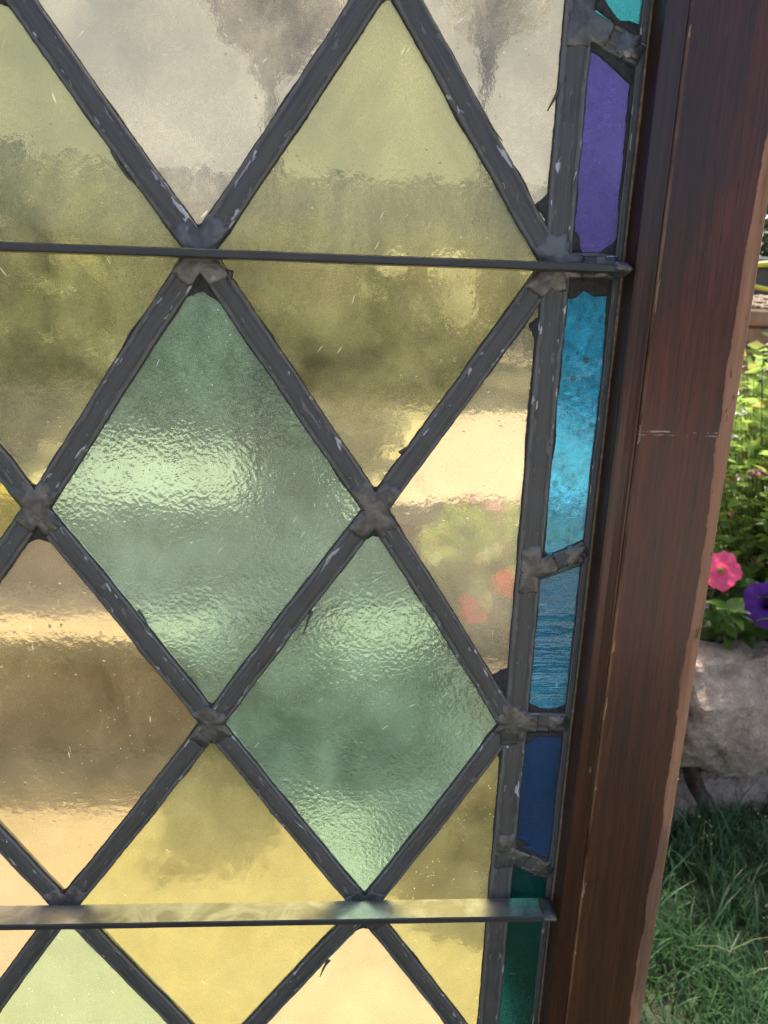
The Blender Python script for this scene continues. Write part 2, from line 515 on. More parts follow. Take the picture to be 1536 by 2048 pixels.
bslab = MB()  # unseen paving, added to bounce sunlight onto the frame, lead and wall
bslab.box((-4.5, -6.5, -.10), (3.5, -1.7, .002))
bslab.box((.95, -1.696, -.10), (4.5, .28, .002))
link('bounce_paving', bslab.mesh('bounce_paving', mat_simple('pale_bounce_paving', (.44, .40, .33), (.54, .49, .41), 9, .85, .003)), None, None, kind='structure')
sheet('lawn', -120, 120, -120, 120, -.012, LAWN)
pb = MB()
pb.box((-2.4, .22, -.10), (.17, 1.126, .0))
pm = pb.mesh('path', CONC)
link('path', pm, None, None, kind='structure')
ub = MB()
ub.box((-30, 2.9, -.05), (30, 60, .44))
link('upper_lawn', ub.mesh('upper_lawn', LAWN), None, None, kind='structure')
sb = MB()
sb.add([(.145, .885, -.05), (1.98, 1.412, -.05), (1.98, 1.416, -.05), (.145, 1.415, -.05), (.145, .885, .28), (1.98, 1.412, .28), (1.98, 1.416, .28), (.145, 1.415, .28)],
       [(0, 3, 2, 1), (4, 5, 6, 7), (0, 1, 5, 4), (1, 2, 6, 5), (2, 3, 7, 6), (3, 0, 4, 7)])
link('flower_bed_soil', sb.mesh('flower_bed_soil', SOIL), None, None, kind='structure')

# ------------------------------------------------------------------ house behind (seen through the glass)
HY = 13.0
house = thing('house', 'cream sided house far behind the leaded glass', 'house', (-.6, HY, .44))
for k in range(36):
    b = MB()
    z0 = .30 + k * .15
    b.add([(-6.4, -.022, z0), (6.4, -.022, z0), (6.4, -.004, z0 + .149), (-6.4, -.004, z0 + .149), (-6.4, .01, z0), (6.4, .01, z0), (6.4, .01, z0 + .149), (-6.4, .01, z0 + .149)],
          [(0, 1, 2, 3), (4, 7, 6, 5), (0, 4, 5, 1), (3, 2, 6, 7), (0, 3, 7, 4), (1, 5, 6, 2)])
    link('siding_board', b.mesh('siding_board', SIDING), house)
b = MB()
b.box((-6.38, .012, 0), (6.38, 7.5, 5.75))
link('wall', b.mesh('wall', SIDING), house)
b = MB()
b.box((-6.43, -.03, 0), (6.43, .008, .297))
link('foundation', b.mesh('foundation', GREYW), house)
for x in (-6.46, -2.62, 6.34):
    b = MB()
    b.box((x, -.040, .30), (x + .12, .009, 5.7))
    link('corner_board', b.mesh('corner_board', TRIM), house)
b = MB()
b.add([(-6.9, -.4, 5.72), (6.9, -.4, 5.72), (6.9, 3.75, 7.4), (-6.9, 3.75, 7.4), (-6.9, 7.9, 5.72), (6.9, 7.9, 5.72),
       (-6.9, -.4, 5.87), (6.9, -.4, 5.87), (6.9, 3.75, 7.55), (-6.9, 3.75, 7.55), (-6.9, 7.9, 5.87), (6.9, 7.9, 5.87)],
      [(0, 3, 2, 1), (3, 4, 5, 2), (6, 7, 8, 9), (9, 8, 11, 10), (0, 1, 7, 6), (4, 10, 11, 5), (0, 6, 9, 3), (3, 9, 10, 4), (1, 2, 8, 7), (2, 5, 11, 8)])
link('roof', b.mesh('roof', ROOF), house)
for x in (3.9, -5.2):
    b = MB()
    for a in ((x, -.06, 1.3, x + .09, 2.75), (x + .91, -.06, 1.3, x + 1.0, 2.75), (x + .09, -.06, 2.66, x + .91, 2.75), (x + .09, -.06, 1.3, x + .91, 1.40)):
        b.box((a[0], a[1], a[2]), (a[3], .006, a[4]))
    wf = link('window', b.mesh('window', TRIM), house)
    b = MB()
    b.box((x + .09, -.03, 1.4), (x + .91, -.026, 2.66))
    link('pane', b.mesh('pane', WINGLASS), wf)

dv = MB()  # unseen pale strip, added to bounce sunlight up the house front
dv.box((-9, 6.6, .40), (9, 12.95, .446))
link('bounce_driveway', dv.mesh('bounce_driveway', mat_simple('pale_bounce_driveway', (.52, .47, .38), (.60, .55, .46), 3, .9, .002)), None, None, kind='structure')
fence = thing('garden_fence', 'grey vertical board garden fence in front of the cream house', 'fence', (0, 6.2, .44))
fbm = []
for i in range(4):
    b = MB()
    h = 1.34 + .012 * i
    b.add([(0, 0, .04), (.135, 0, .04), (.135, .02, .04), (0, .02, .04), (0, 0, h), (.02, 0, h + .03), (.115, 0, h + .03), (.135, 0, h), (0, .02, h), (.02, .02, h + .03), (.115, .02, h + .03), (.135, .02, h)],
          [(0, 1, 7, 6, 5, 4), (2, 3, 8, 9, 10, 11), (0, 3, 2, 1), (0, 4, 8, 3), (1, 2, 11, 7), (4, 5, 9, 8), (5, 6, 10, 9), (6, 7, 11, 10)])
    fbm.append(b.mesh('board', FENCE))
for i in range(44):
    link('board', fbm[i % 4], fence, (-3.4 + i * .147, random.uniform(-.003, .003), 0))
for z in (.35, 1.1):
    b = MB()
    b.box((-3.4, .024, z), (3.07, .06, z + .09))
    link('rail', b.mesh('rail', FENCE), fence)

# ------------------------------------------------------------------ steps
steps = thing('garden_steps', 'tan stone garden steps rising behind the glass', 'steps', (-.25, 1.07, 0))
def slab(nm, par, x0, x1, y0, y1, z0, z1, mat, base):
    b = MB()
    b.bevel_box((x0 - base[0], y0 - base[1], z0), (x1 - base[0], y1 - base[1], z1), .006)
    return link(nm, b.mesh(nm, mat), par)
BS = (-.25, 1.07)
slab('riser', steps, -.84, .125, 1.13, 1.40, -.05, .203, RISER, BS)
slab('tread', steps, -.87, .14, 1.108, 1.378, .205, .255, CONC, BS)
slab('riser', steps, -.84, .125, 1.38, 1.66, .1, .418, RISER, BS)
slab('tread', steps, -.87, .14, 1.36, 1.66, .420, .47, CONC, BS)
tb = MB()
tb.box((-1.4, 1.665, -.05), (.139, 2.02, .465))
tb.box((.142, 1.42, -.05), (2.6, 2.88, .467))
bb = MB()
bb.box((-3.2, 2.03, -.05), (.168, 2.89, .45))
link('back_bed_soil', bb.mesh('back_bed_soil', SOIL), None, None, kind='structure')
link('terrace', tb.mesh('terrace', CONC), None, None, kind='structure')

# ------------------------------------------------------------------ retaining wall of split stones
WA = RAD(16)
wall = thing('retaining_wall', 'low two course retaining wall of rough tan stone by the grass', 'wall', (.56, .905, 0))
wall.rotation_euler = (0, 0, WA)
def stone(x0, x1, z0, z1, d, mat, seed, proud=0.0, nx=46, nz=36, ny=12):
    w_, h_ = x1 - x0, z1 - z0
    vs, key, fs = [], {}, []
    prs = random.Random(int(seed * 10))
    planes = []
    for k in range(9):
        pn = Vector((prs.uniform(-1, 1), -prs.uniform(.5, 1.1), prs.uniform(-1, 1))).normalized()
        planes.append((pn, prs.uniform(1.12, 1.4)))
    def vid(i, j, k):
        if (i, j, k) in key:
            return key[(i, j, k)]
        u, v, t_ = i / nx * 2 - 1, j / ny * 2 - 1, k / nz * 2 - 1
        p = Vector((u, v, t_))
        q = 16.0
        l = (abs(u) ** q + abs(v) ** q + abs(t_) ** q) ** (1 / q)
        p = p / l
        X = Vector((p.x * w_ / 2, p.y * d / 2, p.z * h_ / 2))
        nn = p.normalized()
        f1 = n3(X.x * 9 + seed * 7, X.y * 9, X.z * 9 + seed) * .008 + n3(X.x * 26 + seed * 3, X.y * 26, X.z * 26) * .010 + n3(X.x * 70, X.y * 70 + seed, X.z * 70) * .0035 + n3(X.x * 170, X.y * 170 + seed, X.z * 170) * .0018 - max(0, n3(X.x * 38, X.y * 38, X.z * 38 + seed) - .25) * .014
        for pn, pd in planes:
            e = X.x * pn.x / (w_ / 2) + X.y * pn.y / (d / 2) + X.z * pn.z / (h_ / 2) - pd
            if e > 0:
                X -= Vector((pn.x * w_ / 2, pn.y * d / 2, pn.z * h_ / 2)) * e * .9
        front = max(0, -p.y)
        X += nn * f1
        X.y -= front * (.018 * (1 - t_ * t_) * (1 - u * u) + .012 * max(0, .35 - t_) * 0)
        X.y += front * max(0, t_ - .45) * .085 * (.6 + .8 * abs(n3(X.x * 12 + seed, 3, 1)))   # sloping broken upper face
        key[(i, j, k)] = len(vs)
        vs.append(X + Vector(((x0 + x1) / 2, d / 2 - proud, (z0 + z1) / 2)))
        return key[(i, j, k)]
    for i in range(nx):
        for k in range(nz):
            fs.append((vid(i, 0, k), vid(i + 1, 0, k), vid(i + 1, 0, k + 1), vid(i, 0, k + 1)))
            fs.append((vid(i, ny, k), vid(i, ny, k + 1), vid(i + 1, ny, k + 1), vid(i + 1, ny, k)))
    for i in range(nx):
        for j in range(ny):
            fs.append((vid(i, j, 0), vid(i, j + 1, 0), vid(i + 1, j + 1, 0), vid(i + 1, j, 0)))
            fs.append((vid(i, j, nz), vid(i + 1, j, nz), vid(i + 1, j + 1, nz), vid(i, j + 1, nz)))
    for j in range(ny):
        for k in range(nz):
            fs.append((vid(0, j, k), vid(0, j, k + 1), vid(0, j + 1, k + 1), vid(0, j + 1, k)))
            fs.append((vid(nx, j, k), vid(nx, j + 1, k), vid(nx, j + 1, k + 1), vid(nx, j, k + 1)))
    b = MB()
    b.add(vs, fs)
    o = link('stone', b.mesh('stone', mat, False), wall)
    return o
stone(-.005, .285, .085, .300, .13, STONE, 1.3, .032)
stone(.295, .56, .085, .312, .13, STONE2, 2.2, .012)
stone(.57, .88, .085, .318, .13, STONE, 3.4, .02)
stone(.89, 1.2, .085, .315, .13, STONE2, 4.1, .01)
stone(-.245, -.022, .085, .312, .13, STONE2, 5.2, .012)
stone(-.42, -.256, .085, .305, .13, STONE, 6.2, .012)
stone(-.22, .056, -.09, .058, .13, STONE2, 7.7, .004)
stone(.088, .40, -.09, .052, .13, STONE, 8.4, .0)
stone(.41, .70, -.09, .055, .13, STONE2, 9.4, .0)
stone(.71, 1.1, -.09, .080, .13, STONE, 10.4, .0)
stone(-.42, -.23, -.09, .080, .13, STONE, 11.2, .0)

# ------------------------------------------------------------------ foliage helpers
def leaf_verts(L, W, fold=.25, curl=.25, pointed=1.0, n=5):
    """a leaf along +X from the origin, 2*n quads, folded on its midrib"""
    rows = []
    for i in range(n + 1):
        t_ = i / n
        wd = W * (math.sin(math.pi * t_ ** .8) ** .85 if 0 < t_ < 1 else 0.03)
        z = curl * L * (t_ * .6 - t_ * t_)
        rows.append([(t_ * L, -wd / 2, z + fold * wd / 2), (t_ * L, 0, z), (t_ * L, wd / 2, z + fold * wd / 2)])
    vs = [p for r in rows for p in r]
    fs = []
    for i in range(n):
        a = i * 3
        fs += [(a, a + 3, a + 4, a + 1), (a + 1, a + 4, a + 5, a + 2)]
    return vs, fs


def leaf_mesh(name, L, W, mat, **k):
    b = MB()
    v, f = leaf_verts(L, W, **k)
    b.add(v, f)
    return b.mesh(name, mat, True)


def cloud(name, pts, dirs, L, W, mat, parent, stuff=True, rng=None, lowpoly=True):
    """many leaves joined into one mesh: six vertices each"""
    pts, dirs = np.asarray(pts, float), np.asarray(dirs, float)
    N = len(pts)
    rng = rng or np.random.default_rng(3)
    d = dirs / np.linalg.norm(dirs, axis=1, keepdims=True)
    r = rng.normal(size=(N, 3))
    s = np.cross(d, r)
    s /= np.linalg.norm(s, axis=1, keepdims=True)
    nn = np.cross(s, d)
    ll = (L * rng.uniform(.65, 1.25, N))[:, None]
    ww = (W * rng.uniform(.7, 1.2, N))[:, None]
    p0 = pts
    p1 = pts + d * ll * .45 + s * ww * .5 + nn * ww * .15
    p2 = pts + d * ll * .45 - s * ww * .5 + nn * ww * .15
    pm_ = pts + d * ll * .5
    p3 = pts + d * ll - nn * ll * .15
    V = np.stack([p0, p1, pm_, p2, p3], 1).reshape(-1, 3)
    base = (np.arange(N) * 5)[:, None]
    F = np.concatenate([base + np.array([[0, 2, 1]]), base + np.array([[0, 3, 2]]), base + np.array([[1, 2, 4]]), base + np.array([[2, 3, 4]])], 0)
    me = bpy.data.meshes.new(name)
    me.vertices.add(len(V))
    me.vertices.foreach_set('co', V.ravel())
    me.loops.add(F.size)
    me.loops.foreach_set('vertex_index', F.ravel().astype(np.int32))
    me.polygons.add(len(F))
    me.polygons.foreach_set('loop_start', np.arange(0, F.size, 3, dtype=np.int32))
    me.polygons.foreach_set('loop_total', np.full(len(F), 3, dtype=np.int32))
    me.materials.append(mat)
    me.update(calc_edges=True)
    return link(name, me, parent, None, kind='stuff' if stuff else None)


def shrub(name, label, cat, loc, rx, ry, h, nleaf, L, W, mat, seed, clumps=26, trunk=None, z0=0.0, group=None, rough=.30):
    rng = np.random.default_rng(seed)
    t = thing(name, label, cat, loc, group)
    cen = rng.normal(size=(clumps, 3))
    cen /= np.linalg.norm(cen, axis=1, keepdims=True)
    cen *= rng.uniform(.35, .95, (clumps, 1)) ** .6
    cen = cen * np.array([rx, ry, h / 2]) * .78 + np.array([0, 0, z0 + h / 2])
    cr = rng.uniform(.22, .42, clumps) * min(rx, ry, h / 2) * 1.35
    pick = rng.integers(0, clumps, nleaf)
    q = rng.normal(size=(nleaf, 3))
    q /= np.linalg.norm(q, axis=1, keepdims=True)
    P_ = cen[pick] + q * (cr[pick] * rng.uniform(.45, 1.05, nleaf))[:, None]
    D = q + np.array([0, 0, .25]) + rng.normal(size=(nleaf, 3)) * .45
    keep = P_[:, 2] > .01
    cloud('crown' if trunk else 'foliage', P_[keep], D[keep], L, W, mat, t, True, rng)
    b = MB()
    if trunk:
        b.tube([(0, 0, -.05), (.02, .01, z0 * .5), (-.01, 0, z0), (0, 0, z0 + h * .4)], [trunk, trunk * .8, trunk * .65, trunk * .3], 8)
        for k in range(6):
            c = cen[k]
            b.tube([(0, 0, z0 * .9 + .03 * k), tuple((c + np.array([0, 0, z0])) / 2), tuple(c)], [trunk * .45, trunk * .3, trunk * .12], 6)
        link('trunk', b.mesh('trunk', BARK, True), t)
    else:
        for k in range(min(9, clumps)):
            c = cen[k]
            b.tube([(c[0] * .15, c[1] * .15, -.03), tuple(c * np.array([.55, .55, .5])), tuple(c)], [.009, .006, .003], 5)
        link('stems', b.mesh('stems', BARK, True), t)
    return t


# background plants, seen blurred through the glass
ZU = .44
shrub('boxwood_ball', 'clipped round boxwood growing in the grey pot', 'shrub', (-.155, 1.245, .40), .105, .105, .24, 2600, .020, .012, L_DARK, 21, 30)
potb = MB()
prof = [(.050, .0), (.066, .006), (.083, .09), (.090, .135), (.098, .140), (.099, .155), (.088, .157), (.080, .130), (.0, .128)]
potb.loft([[(r * math.cos(2 * math.pi * j / 28), r * math.sin(2 * math.pi * j / 28), z) for j in range(28)] for r, z in prof], True, True)
pt = thing('plant_pot', 'round grey green glazed pot standing on the lower step', 'pot', (-.155, 1.245, .256))
link('body', potb.mesh('body', POT, True), pt)
sb_ = MB()
sb_.loft([[(.083 * math.cos(2 * math.pi * j / 20), .083 * math.sin(2 * math.pi * j / 20), z) for j in range(20)] for z in (.132, .142)], True, True)
link('soil', sb_.mesh('soil', SOIL), pt)

shrub('bowl_shrub', 'low dense dark shrub in the wide bowl on the terrace', 'shrub', (-.06, 1.86, .56), .20, .17, .30, 3400, .030, .016, L_DARK, 22, 30)
bw = MB()
prof = [(.07, .0), (.10, .006), (.15, .05), (.185, .10), (.195, .104), (.195, .118), (.178, .118), (.165, .10), (.0, .095)]
bw.loft([[(r * math.cos(2 * math.pi * j / 32), r * math.sin(2 * math.pi * j / 32), z) for j in range(32)] for r, z in prof], True, True)
bt = thing('plant_bowl', 'wide shallow grey green bowl standing on the terrace', 'pot', (-.06, 1.86, .466))
link('body', bw.mesh('body', POT, True), bt)
sw = MB()
sw.loft([[(.168 * math.cos(2 * math.pi * j / 20), .168 * math.sin(2 * math.pi * j / 20), z) for j in range(20)] for z in (.098, .108)], True, True)
link('soil', sw.mesh('soil', SOIL), bt)
shrub('low_hedge_shrub', 'low dark shrub at the terrace edge, leftmost of the front row', 'shrub', (-.93, 1.84, .465), .28, .24, .42, 3600, .036, .018, L_DARK, 61, 30)
shrub('low_hedge_shrub', 'low dark shrub at the terrace edge, second from the left', 'shrub', (-.92, 2.40, .44), .36, .28, .50, 3400, .045, .022, L_MID, 62, 30)
shrub('low_hedge_shrub', 'low dark shrub at the terrace edge, right behind the pot', 'shrub', (-.30, 2.42, .44), .36, .30, .46, 3400, .045, .022, L_DARK, 63, 30)
shrub('golden_shrub', 'yellow green shrub beside the left end of the steps', 'shrub', (-1.10, 1.22, 0), .22, .26, .56, 2600, .030, .014, L_GOLD, 31)
shrub('evergreen_shrub', 'tall dark evergreen shrub at the far left behind the glass', 'shrub', (-1.75, 4.1, ZU), .62, .5, 1.30, 4200, .060, .030, L_DARK, 32, 34)
shrub('evergreen_shrub', 'broad dark shrub behind the terrace, second from the left', 'shrub', (-.98, 3.55, ZU), .50, .40, .80, 3600, .055, .028, L_MID, 33, 30)
shrub('golden_shrub', 'small sunlit golden shrub in front of the dark left hedge', 'shrub', (-1.0, 2.72, ZU), .20, .14, .66, 1500, .034, .017, L_GOLD, 34)
shrub('olive_shrub', 'olive green shrub in the middle behind the terrace', 'shrub', (-.22, 3.65, ZU), .52, .40, .80, 4200, .052, .026, L_MID, 35, 28)
glint = shrub('glint_bush', 'added bush whose white clusters stand in for a sun glint in the big olive diamond', 'shrub', (.26, 3.22, ZU), .27, .20, .62, 2200, .045, .028, L_MID, 36)
L_WHITE = mat_leaf('white_glint_bloom', (.62, .60, .50), (.80, .78, .68), .4)  # near-white clusters on an added bush, standing in for a sun glint
hrng = np.random.default_rng(8)
for bx, by, bz, ba, bc, bn in ((.14, -.14, .60, .085, .045, 420), (.17, -.17, .46, .065, .085, 520), (-.10, -.14, .60, .05, .035, 160)):
    q = hrng.normal(size=(bn, 3))
    q /= np.linalg.norm(q, axis=1, keepdims=True)
    q *= hrng.uniform(.55, 1.15, (bn, 1))
    cloud('flower_cluster', q * np.array([ba, .05, bc]) + np.array([bx, by, bz]), q + hrng.normal(size=(bn, 3)) * .8, .022, .018, L_WHITE, glint, False, hrng)
shrub('silver_shrub', 'pale silvery shrub against the grey fence, right of the middle', 'shrub', (.52, 4.35, ZU), .55, .40, 1.0, 3400, .05, .02, L_GREY, 37, 30)
shrub('hedge_shrub', 'mid green shrub at the right end of the back row', 'shrub', (1.32, 3.7, ZU), .50, .42, .95, 3400, .055, .028, L_MID, 38, 30)
shrub('evergreen_shrub', 'dark evergreen rising above the grey garden wall', 'shrub', (2.25, 4.2, ZU), .65, .5, 1.55, 4200, .06, .03, L_DARK, 39, 34)
shrub('red_leaf_tree', 'small brownish red leaved tree with a thin trunk', 'tree', (-.46, 4.5, ZU), .40, .30, 1.05, 9500, .062, .040, L_RED, 41, 60, trunk=.06, z0=1.62)
shrub('young_tree', 'small grey leaved tree right of the red leaved one', 'tree', (.80, 4.9, ZU), .34, .30, 1.0, 2200, .045, .022, L_GREY, 42, 26, trunk=.03, z0=1.75)

# ------------------------------------------------------------------ far things seen past the right edge of the frame
gw = thing('garden_wall', 'dark grey rendered garden wall behind the flower bed', 'wall', (1.9, 2.62, .465))
b = MB()
b.box((-.95, 0, 0), (.9, .12, .60))
link('panel', b.mesh('panel', GREYW), gw)
b = MB()
b.bevel_box((-.98, -.02, .602), (.93, .14, .64), .006)
link('coping', b.mesh('coping', mat_simple('coping_grey', (.15, .15, .155), (.22, .22, .225), 14, .7, .001)), gw)
hs = thing('garden_hose', 'yellow garden hose draped over the grey wall', 'hose', (1.5, 2.60, 1.10))
b = MB()
hp = []
for i in range(50):
    a = i / 49 * math.pi * 2
    hp.append((-.16 + a * .12, -.035 + .01 * math.sin(a * 3), -.052 + .02 * math.sin(a * 1.3) + .010 * a))
b.tube(hp, .010, 8)
b.tube([(-.42, .10, .018), (-.34, .03, .020), (-.25, -.030, .012), (-.17, -.040, -.05), (-.08, -.036, -.10), (.05, -.034, -.12), (.2, -.034, -.10), (.34, -.038, -.03), (.42, -.02, .016), (.50, .06, .018)], .009, 8)
link('hose_coil', b.mesh('hose_coil', HOSE, True), hs)
tp = thing('terracotta_planter', 'weathered terracotta trough with scalloped arches behind the shrub', 'planter', (1.62, 2.2, .465))
b = MB()
b.bevel_box((-.5, -.10, 0), (.5, .12, .40), .008)
link('trough', b.mesh('trough', TERRA), tp)
b = MB()
b.bevel_box((-.52, -.125, .402), (.52, .14, .452), .008)
link('rim', b.mesh('rim', TERRA), tp)
for k in range(8):
    b = MB()
    cx = -.44 + k * .125
    arc = [(cx + .056 * math.cos(a), -.108, .26 + .085 * math.sin(a)) for a in np.linspace(0, math.pi, 12)]
    b.tube([(cx + .056, -.108, .03)] + arc + [(cx - .056, -.108, .03)], .008, 6)
    link('arch', b.mesh('arch', mat_simple('arch_green', (.05, .06, .045), (.09, .10, .07), 20, .8, .002) if k == 0 else bpy.data.materials['arch_green'], True), tp)
b = MB()
rng_ = random.Random(5)
for k in range(140):
    x, y = rng_.uniform(-.5, .5), rng_.uniform(-.10, .12)
    a = rng_.uniform(0, 6.28)
    L = rng_.uniform(.03, .09)
    z = .455 + rng_.uniform(0, .03)
    b.tube([(x - L * math.cos(a), y - L * math.sin(a) * .5, z), (x, y, z + .008), (x + L * math.cos(a), y + L * math.sin(a) * .5, z + rng_.uniform(-.005, .03))], .0022, 4)
link('straw', b.mesh('straw', STRAW), tp, None, kind='stuff')

# ------------------------------------------------------------------ flower bed in front: spireas with leaves of their own
LM = [leaf_mesh('leaf', .038, .017, L_SPIREA, fold=.3, curl=.3), leaf_mesh('leaf', .046, .019, L_SPIREA, fold=.2, curl=.45),
      leaf_mesh('leaf', .030, .014, L_SPIREA, fold=.35, curl=.15)]
def orient(o, p, d, roll, s):
    d = Vector(d).normalized()
    q = d.to_track_quat('X', 'Z')
    o.rotation_mode = 'QUATERNION'
    o.rotation_quaternion = q @ Matrix.Rotation(roll, 3, 'X').to_quaternion()
    o.location = p
    o.scale = (s, s, s)

def bloom(par, p, r, rng, n=60):
    b = MB()
    for k in range(n):
        a, rr = rng.uniform(0, 6.283), r * math.sqrt(rng.uniform(0, 1))
        c = Vector((rr * math.cos(a), rr * math.sin(a), r * .45 * (1 - (rr / r) ** 2) + rng.uniform(-.002, .003)))
        for j in range(5):
            t1 = j * 1.2566 + a
            d = Vector((math.cos(t1), math.sin(t1), .35)) * .0042
            e = Vector((-math.sin(t1), math.cos(t1), 0)) * .0020
            b.add([c, c + d * .6 + e, c + d, c + d * .6 - e], [(0, 1, 2, 3)])
    b.tube([(0, 0, -.05), (0, 0, r * .3)], .0014, 5, 1)
    return link('flower_cluster', b.mesh('flower_cluster', [L_PINK, STEM]), par, p)

def spirea(label, loc, R, H, nstem, seed, nobj, blooms=6, group='spirea bushes in the bed', size=1.0):
    rng = random.Random(seed)
    t = thing('spirea_bush', label, 'shrub', loc, group)
    cl = Vector(CAM_LOC) - Vector(loc)
    leaves = []
    b = MB()
    tops = []
    for k in range(nstem):
        a = rng.uniform(0, 6.283)
        e = R * math.sqrt(rng.uniform(.02, 1))
        top = Vector((e * math.cos(a), e * math.sin(a), H * (1 - .35 * (e / R) ** 2) * rng.uniform(.72, 1.03)))
        base = Vector((top.x * .25, top.y * .25, -.02))
        midp = base.lerp(top, .55) + Vector((top.x * .12, top.y * .12, 0))
        pts = []
        for i in range(9):
            u = i / 8
            pts.append(base * (1 - u) ** 2 + midp * 2 * u * (1 - u) + top * u * u)
        b.tube(pts, [.0019 - .0012 * i / 8 for i in range(9)], 5)
        tops.append(top)
        nl = int(27 * size)
        for i in range(nl):
            u = .12 + .90 * (i + rng.random()) / nl
            u = min(u, 1)
            p = base * (1 - u) ** 2 + midp * 2 * u * (1 - u) + top * u * u
            az = i * 2.4 + rng.uniform(-.4, .4)
            d = Vector((math.cos(az), math.sin(az), rng.uniform(-.15, .75)))
            leaves.append((p, d, rng.uniform(-.6, .6), (1.25 - .42 * u) * rng.uniform(.75, 1.2)))
    link('stems', b.mesh('stems', STEM, True), t)
    leaves.sort(key=lambda q: (q[0] - cl).length)
    for i, (p, d, r_, s) in enumerate(leaves[:nobj]):
        o = link('leaf', LM[i % 3], t)
        orient(o, p, d, r_, s)
    rest = leaves[nobj:]
    if rest:
        cloud('foliage', [tuple(q[0]) for q in rest], [tuple(q[1]) for q in rest], .036, .017, L_SPIREA, t, True, np.random.default_rng(seed))
    tops.sort(key=lambda q: -q.z)
    for i in range(blooms):
        bloom(t, tops[i * 2] + Vector((0, 0, .006)), rng.uniform(.016, .026), rng)
    return t

s1 = spirea('tall leafy spirea bush right of the wooden frame with pink flower heads', (.905, 1.20, .278), .30, .62, 240, 11, 300, 9)
bloom(s1, Vector((.735 - .905, 1.12 - 1.20, .602 - .278)), .019, random.Random(4), 70)
spirea('low spirea bush seen through the clear half diamond', (.25, 1.13, .278), .16, .27, 90, 12, 160, 3)
spirea('spirea bush behind the tall one, half hidden at the right edge', (1.16, 1.30, .278), .28, .62, 110, 14, 120, 7)
spirea('spirea bush farther right along the bed, outside the frame edge', (1.50, 1.28, .278), .28, .52, 40, 13, 0, 6)

# petunias
def petal_mesh(name, mat, R=.033, seed=0):
    b = MB()
    n, rings = 50, [(.0, -.022), (.004, -.018), (.0065, -.006), (.010, .000), (.018, .0035), (.026, .0035), (.0325, .001)]
    rs = []
    for r, z in rings:
        ring = []
        for j in range(n):
            a = 2 * math.pi * j / n
            lob = 1 + (.065 * math.cos(5 * a) + .03 * math.cos(11 * a + seed) + .02 * math.sin(17 * a)) * max(0, (r - .010) / .022)
            zz = z + (.0014 * math.sin(10 * a + seed) + .0010 * math.sin(7 * a)) * max(0, (r - .010) / .022)
            ring.append((r * lob * R / .033 * math.cos(a), r * lob * R / .033 * math.sin(a), zz))
        rs.append(ring)
    b.loft(rs, True, False)
    return b.mesh(name, mat, True)

PM = {'pink': mat_petal('pink_petal', (.80, .070, .185), (.42, .40, .12), (.86, .13, .27)),
      'purple': mat_petal('purple_petal', (.095, .010, .22), (.05, .01, .12), (.15, .018, .32)),
      'coral': mat_petal('coral_petal', (.85, .10, .10), (.6, .35, .12), (.90, .18, .16))}
PLM = [leaf_mesh('leaf', .048, .030, L_PET, fold=.2, curl=.35), leaf_mesh('leaf', .038, .025, L_PET, fold=.3, curl=.2), leaf_mesh('leaf', .056, .026, L_PET, fold=.25, curl=.3)]

def petunia(label, loc, flowers, seed, nleaf=70, R=.12, H=.14):
    rng = random.Random(seed)
    t = thing('petunia_plant', label, 'flower', loc, 'petunias along the top of the wall')
    b = MB()
    cl = Vector(CAM_LOC) - Vector(loc)
    for fp, ck, fr in flowers:
        p = Vector(fp) - Vector(loc)
        fc = link('flower', petal_mesh('flower', PM[ck], fr, rng.uniform(0, 6)), t, p, label={'pink': 'bright pink open bloom', 'purple': 'deep purple open bloom', 'coral': 'coral red open bloom'}[ck])
        look = (cl - p).normalized() + Vector((rng.uniform(-.2, .2), 0, rng.uniform(-.1, .25)))
        fc.rotation_mode = 'QUATERNION'
        fc.rotation_quaternion = look.to_track_quat('Z', 'Y')
        b.tube([(0, 0, 0), tuple(p * .5 + Vector((0, .02, .02))), tuple(p - look.normalized() * .022)], [.003, .0022, .0016], 6)
    for k in range(9):
        a = rng.uniform(0, 6.283)
        tip = Vector((R * math.cos(a), R * math.sin(a) * .8, H * rng.uniform(.3, 1)))
        b.tube([(0, 0, 0), tuple(tip * .5 + Vector((0, 0, .02))), tuple(tip)], [.003, .0024, .0014], 6)
        for i in range(nleaf // 9):
            u = .25 + .75 * rng.random()
            p = tip * u + Vector((0, 0, .06 * u * (1 - u)))
            az = rng.uniform(0, 6.283)
            o = link('leaf', PLM[rng.randrange(3)], t)
            orient(o, p, Vector((math.cos(az), math.sin(az) - .3, rng.uniform(-.4, .6))), rng.uniform(-.6, .6), rng.uniform(.6, 1.1))
    link('stems', b.mesh('stems', STEM, True), t)
    return t

petunia('petunia with a bright pink open bloom beside the wooden frame', (.645, 1.035, .278), [((.600, .955, .466), 'pink', .034)], 51, 170, .15, .22)
petunia('petunia with a deep purple bloom at the right edge above the stone', (.77, 1.05, .278), [((.692, .952, .405), 'purple', .042)], 52, 170, .15, .20)
petunia('petunia with coral blooms glowing through the clear half diamond', (.235, 1.04, .278), [((.171, .95, .392), 'coral', .026), ((.222, .95, .440), 'coral', .022)], 53, 80, .12, .18)
petunia('leafy petunia with one pink bloom seen through the turquoise border pane', (.36, 1.03, .278), [((.296, .95, .483), 'pink', .026)], 54, 70, .12, .15)

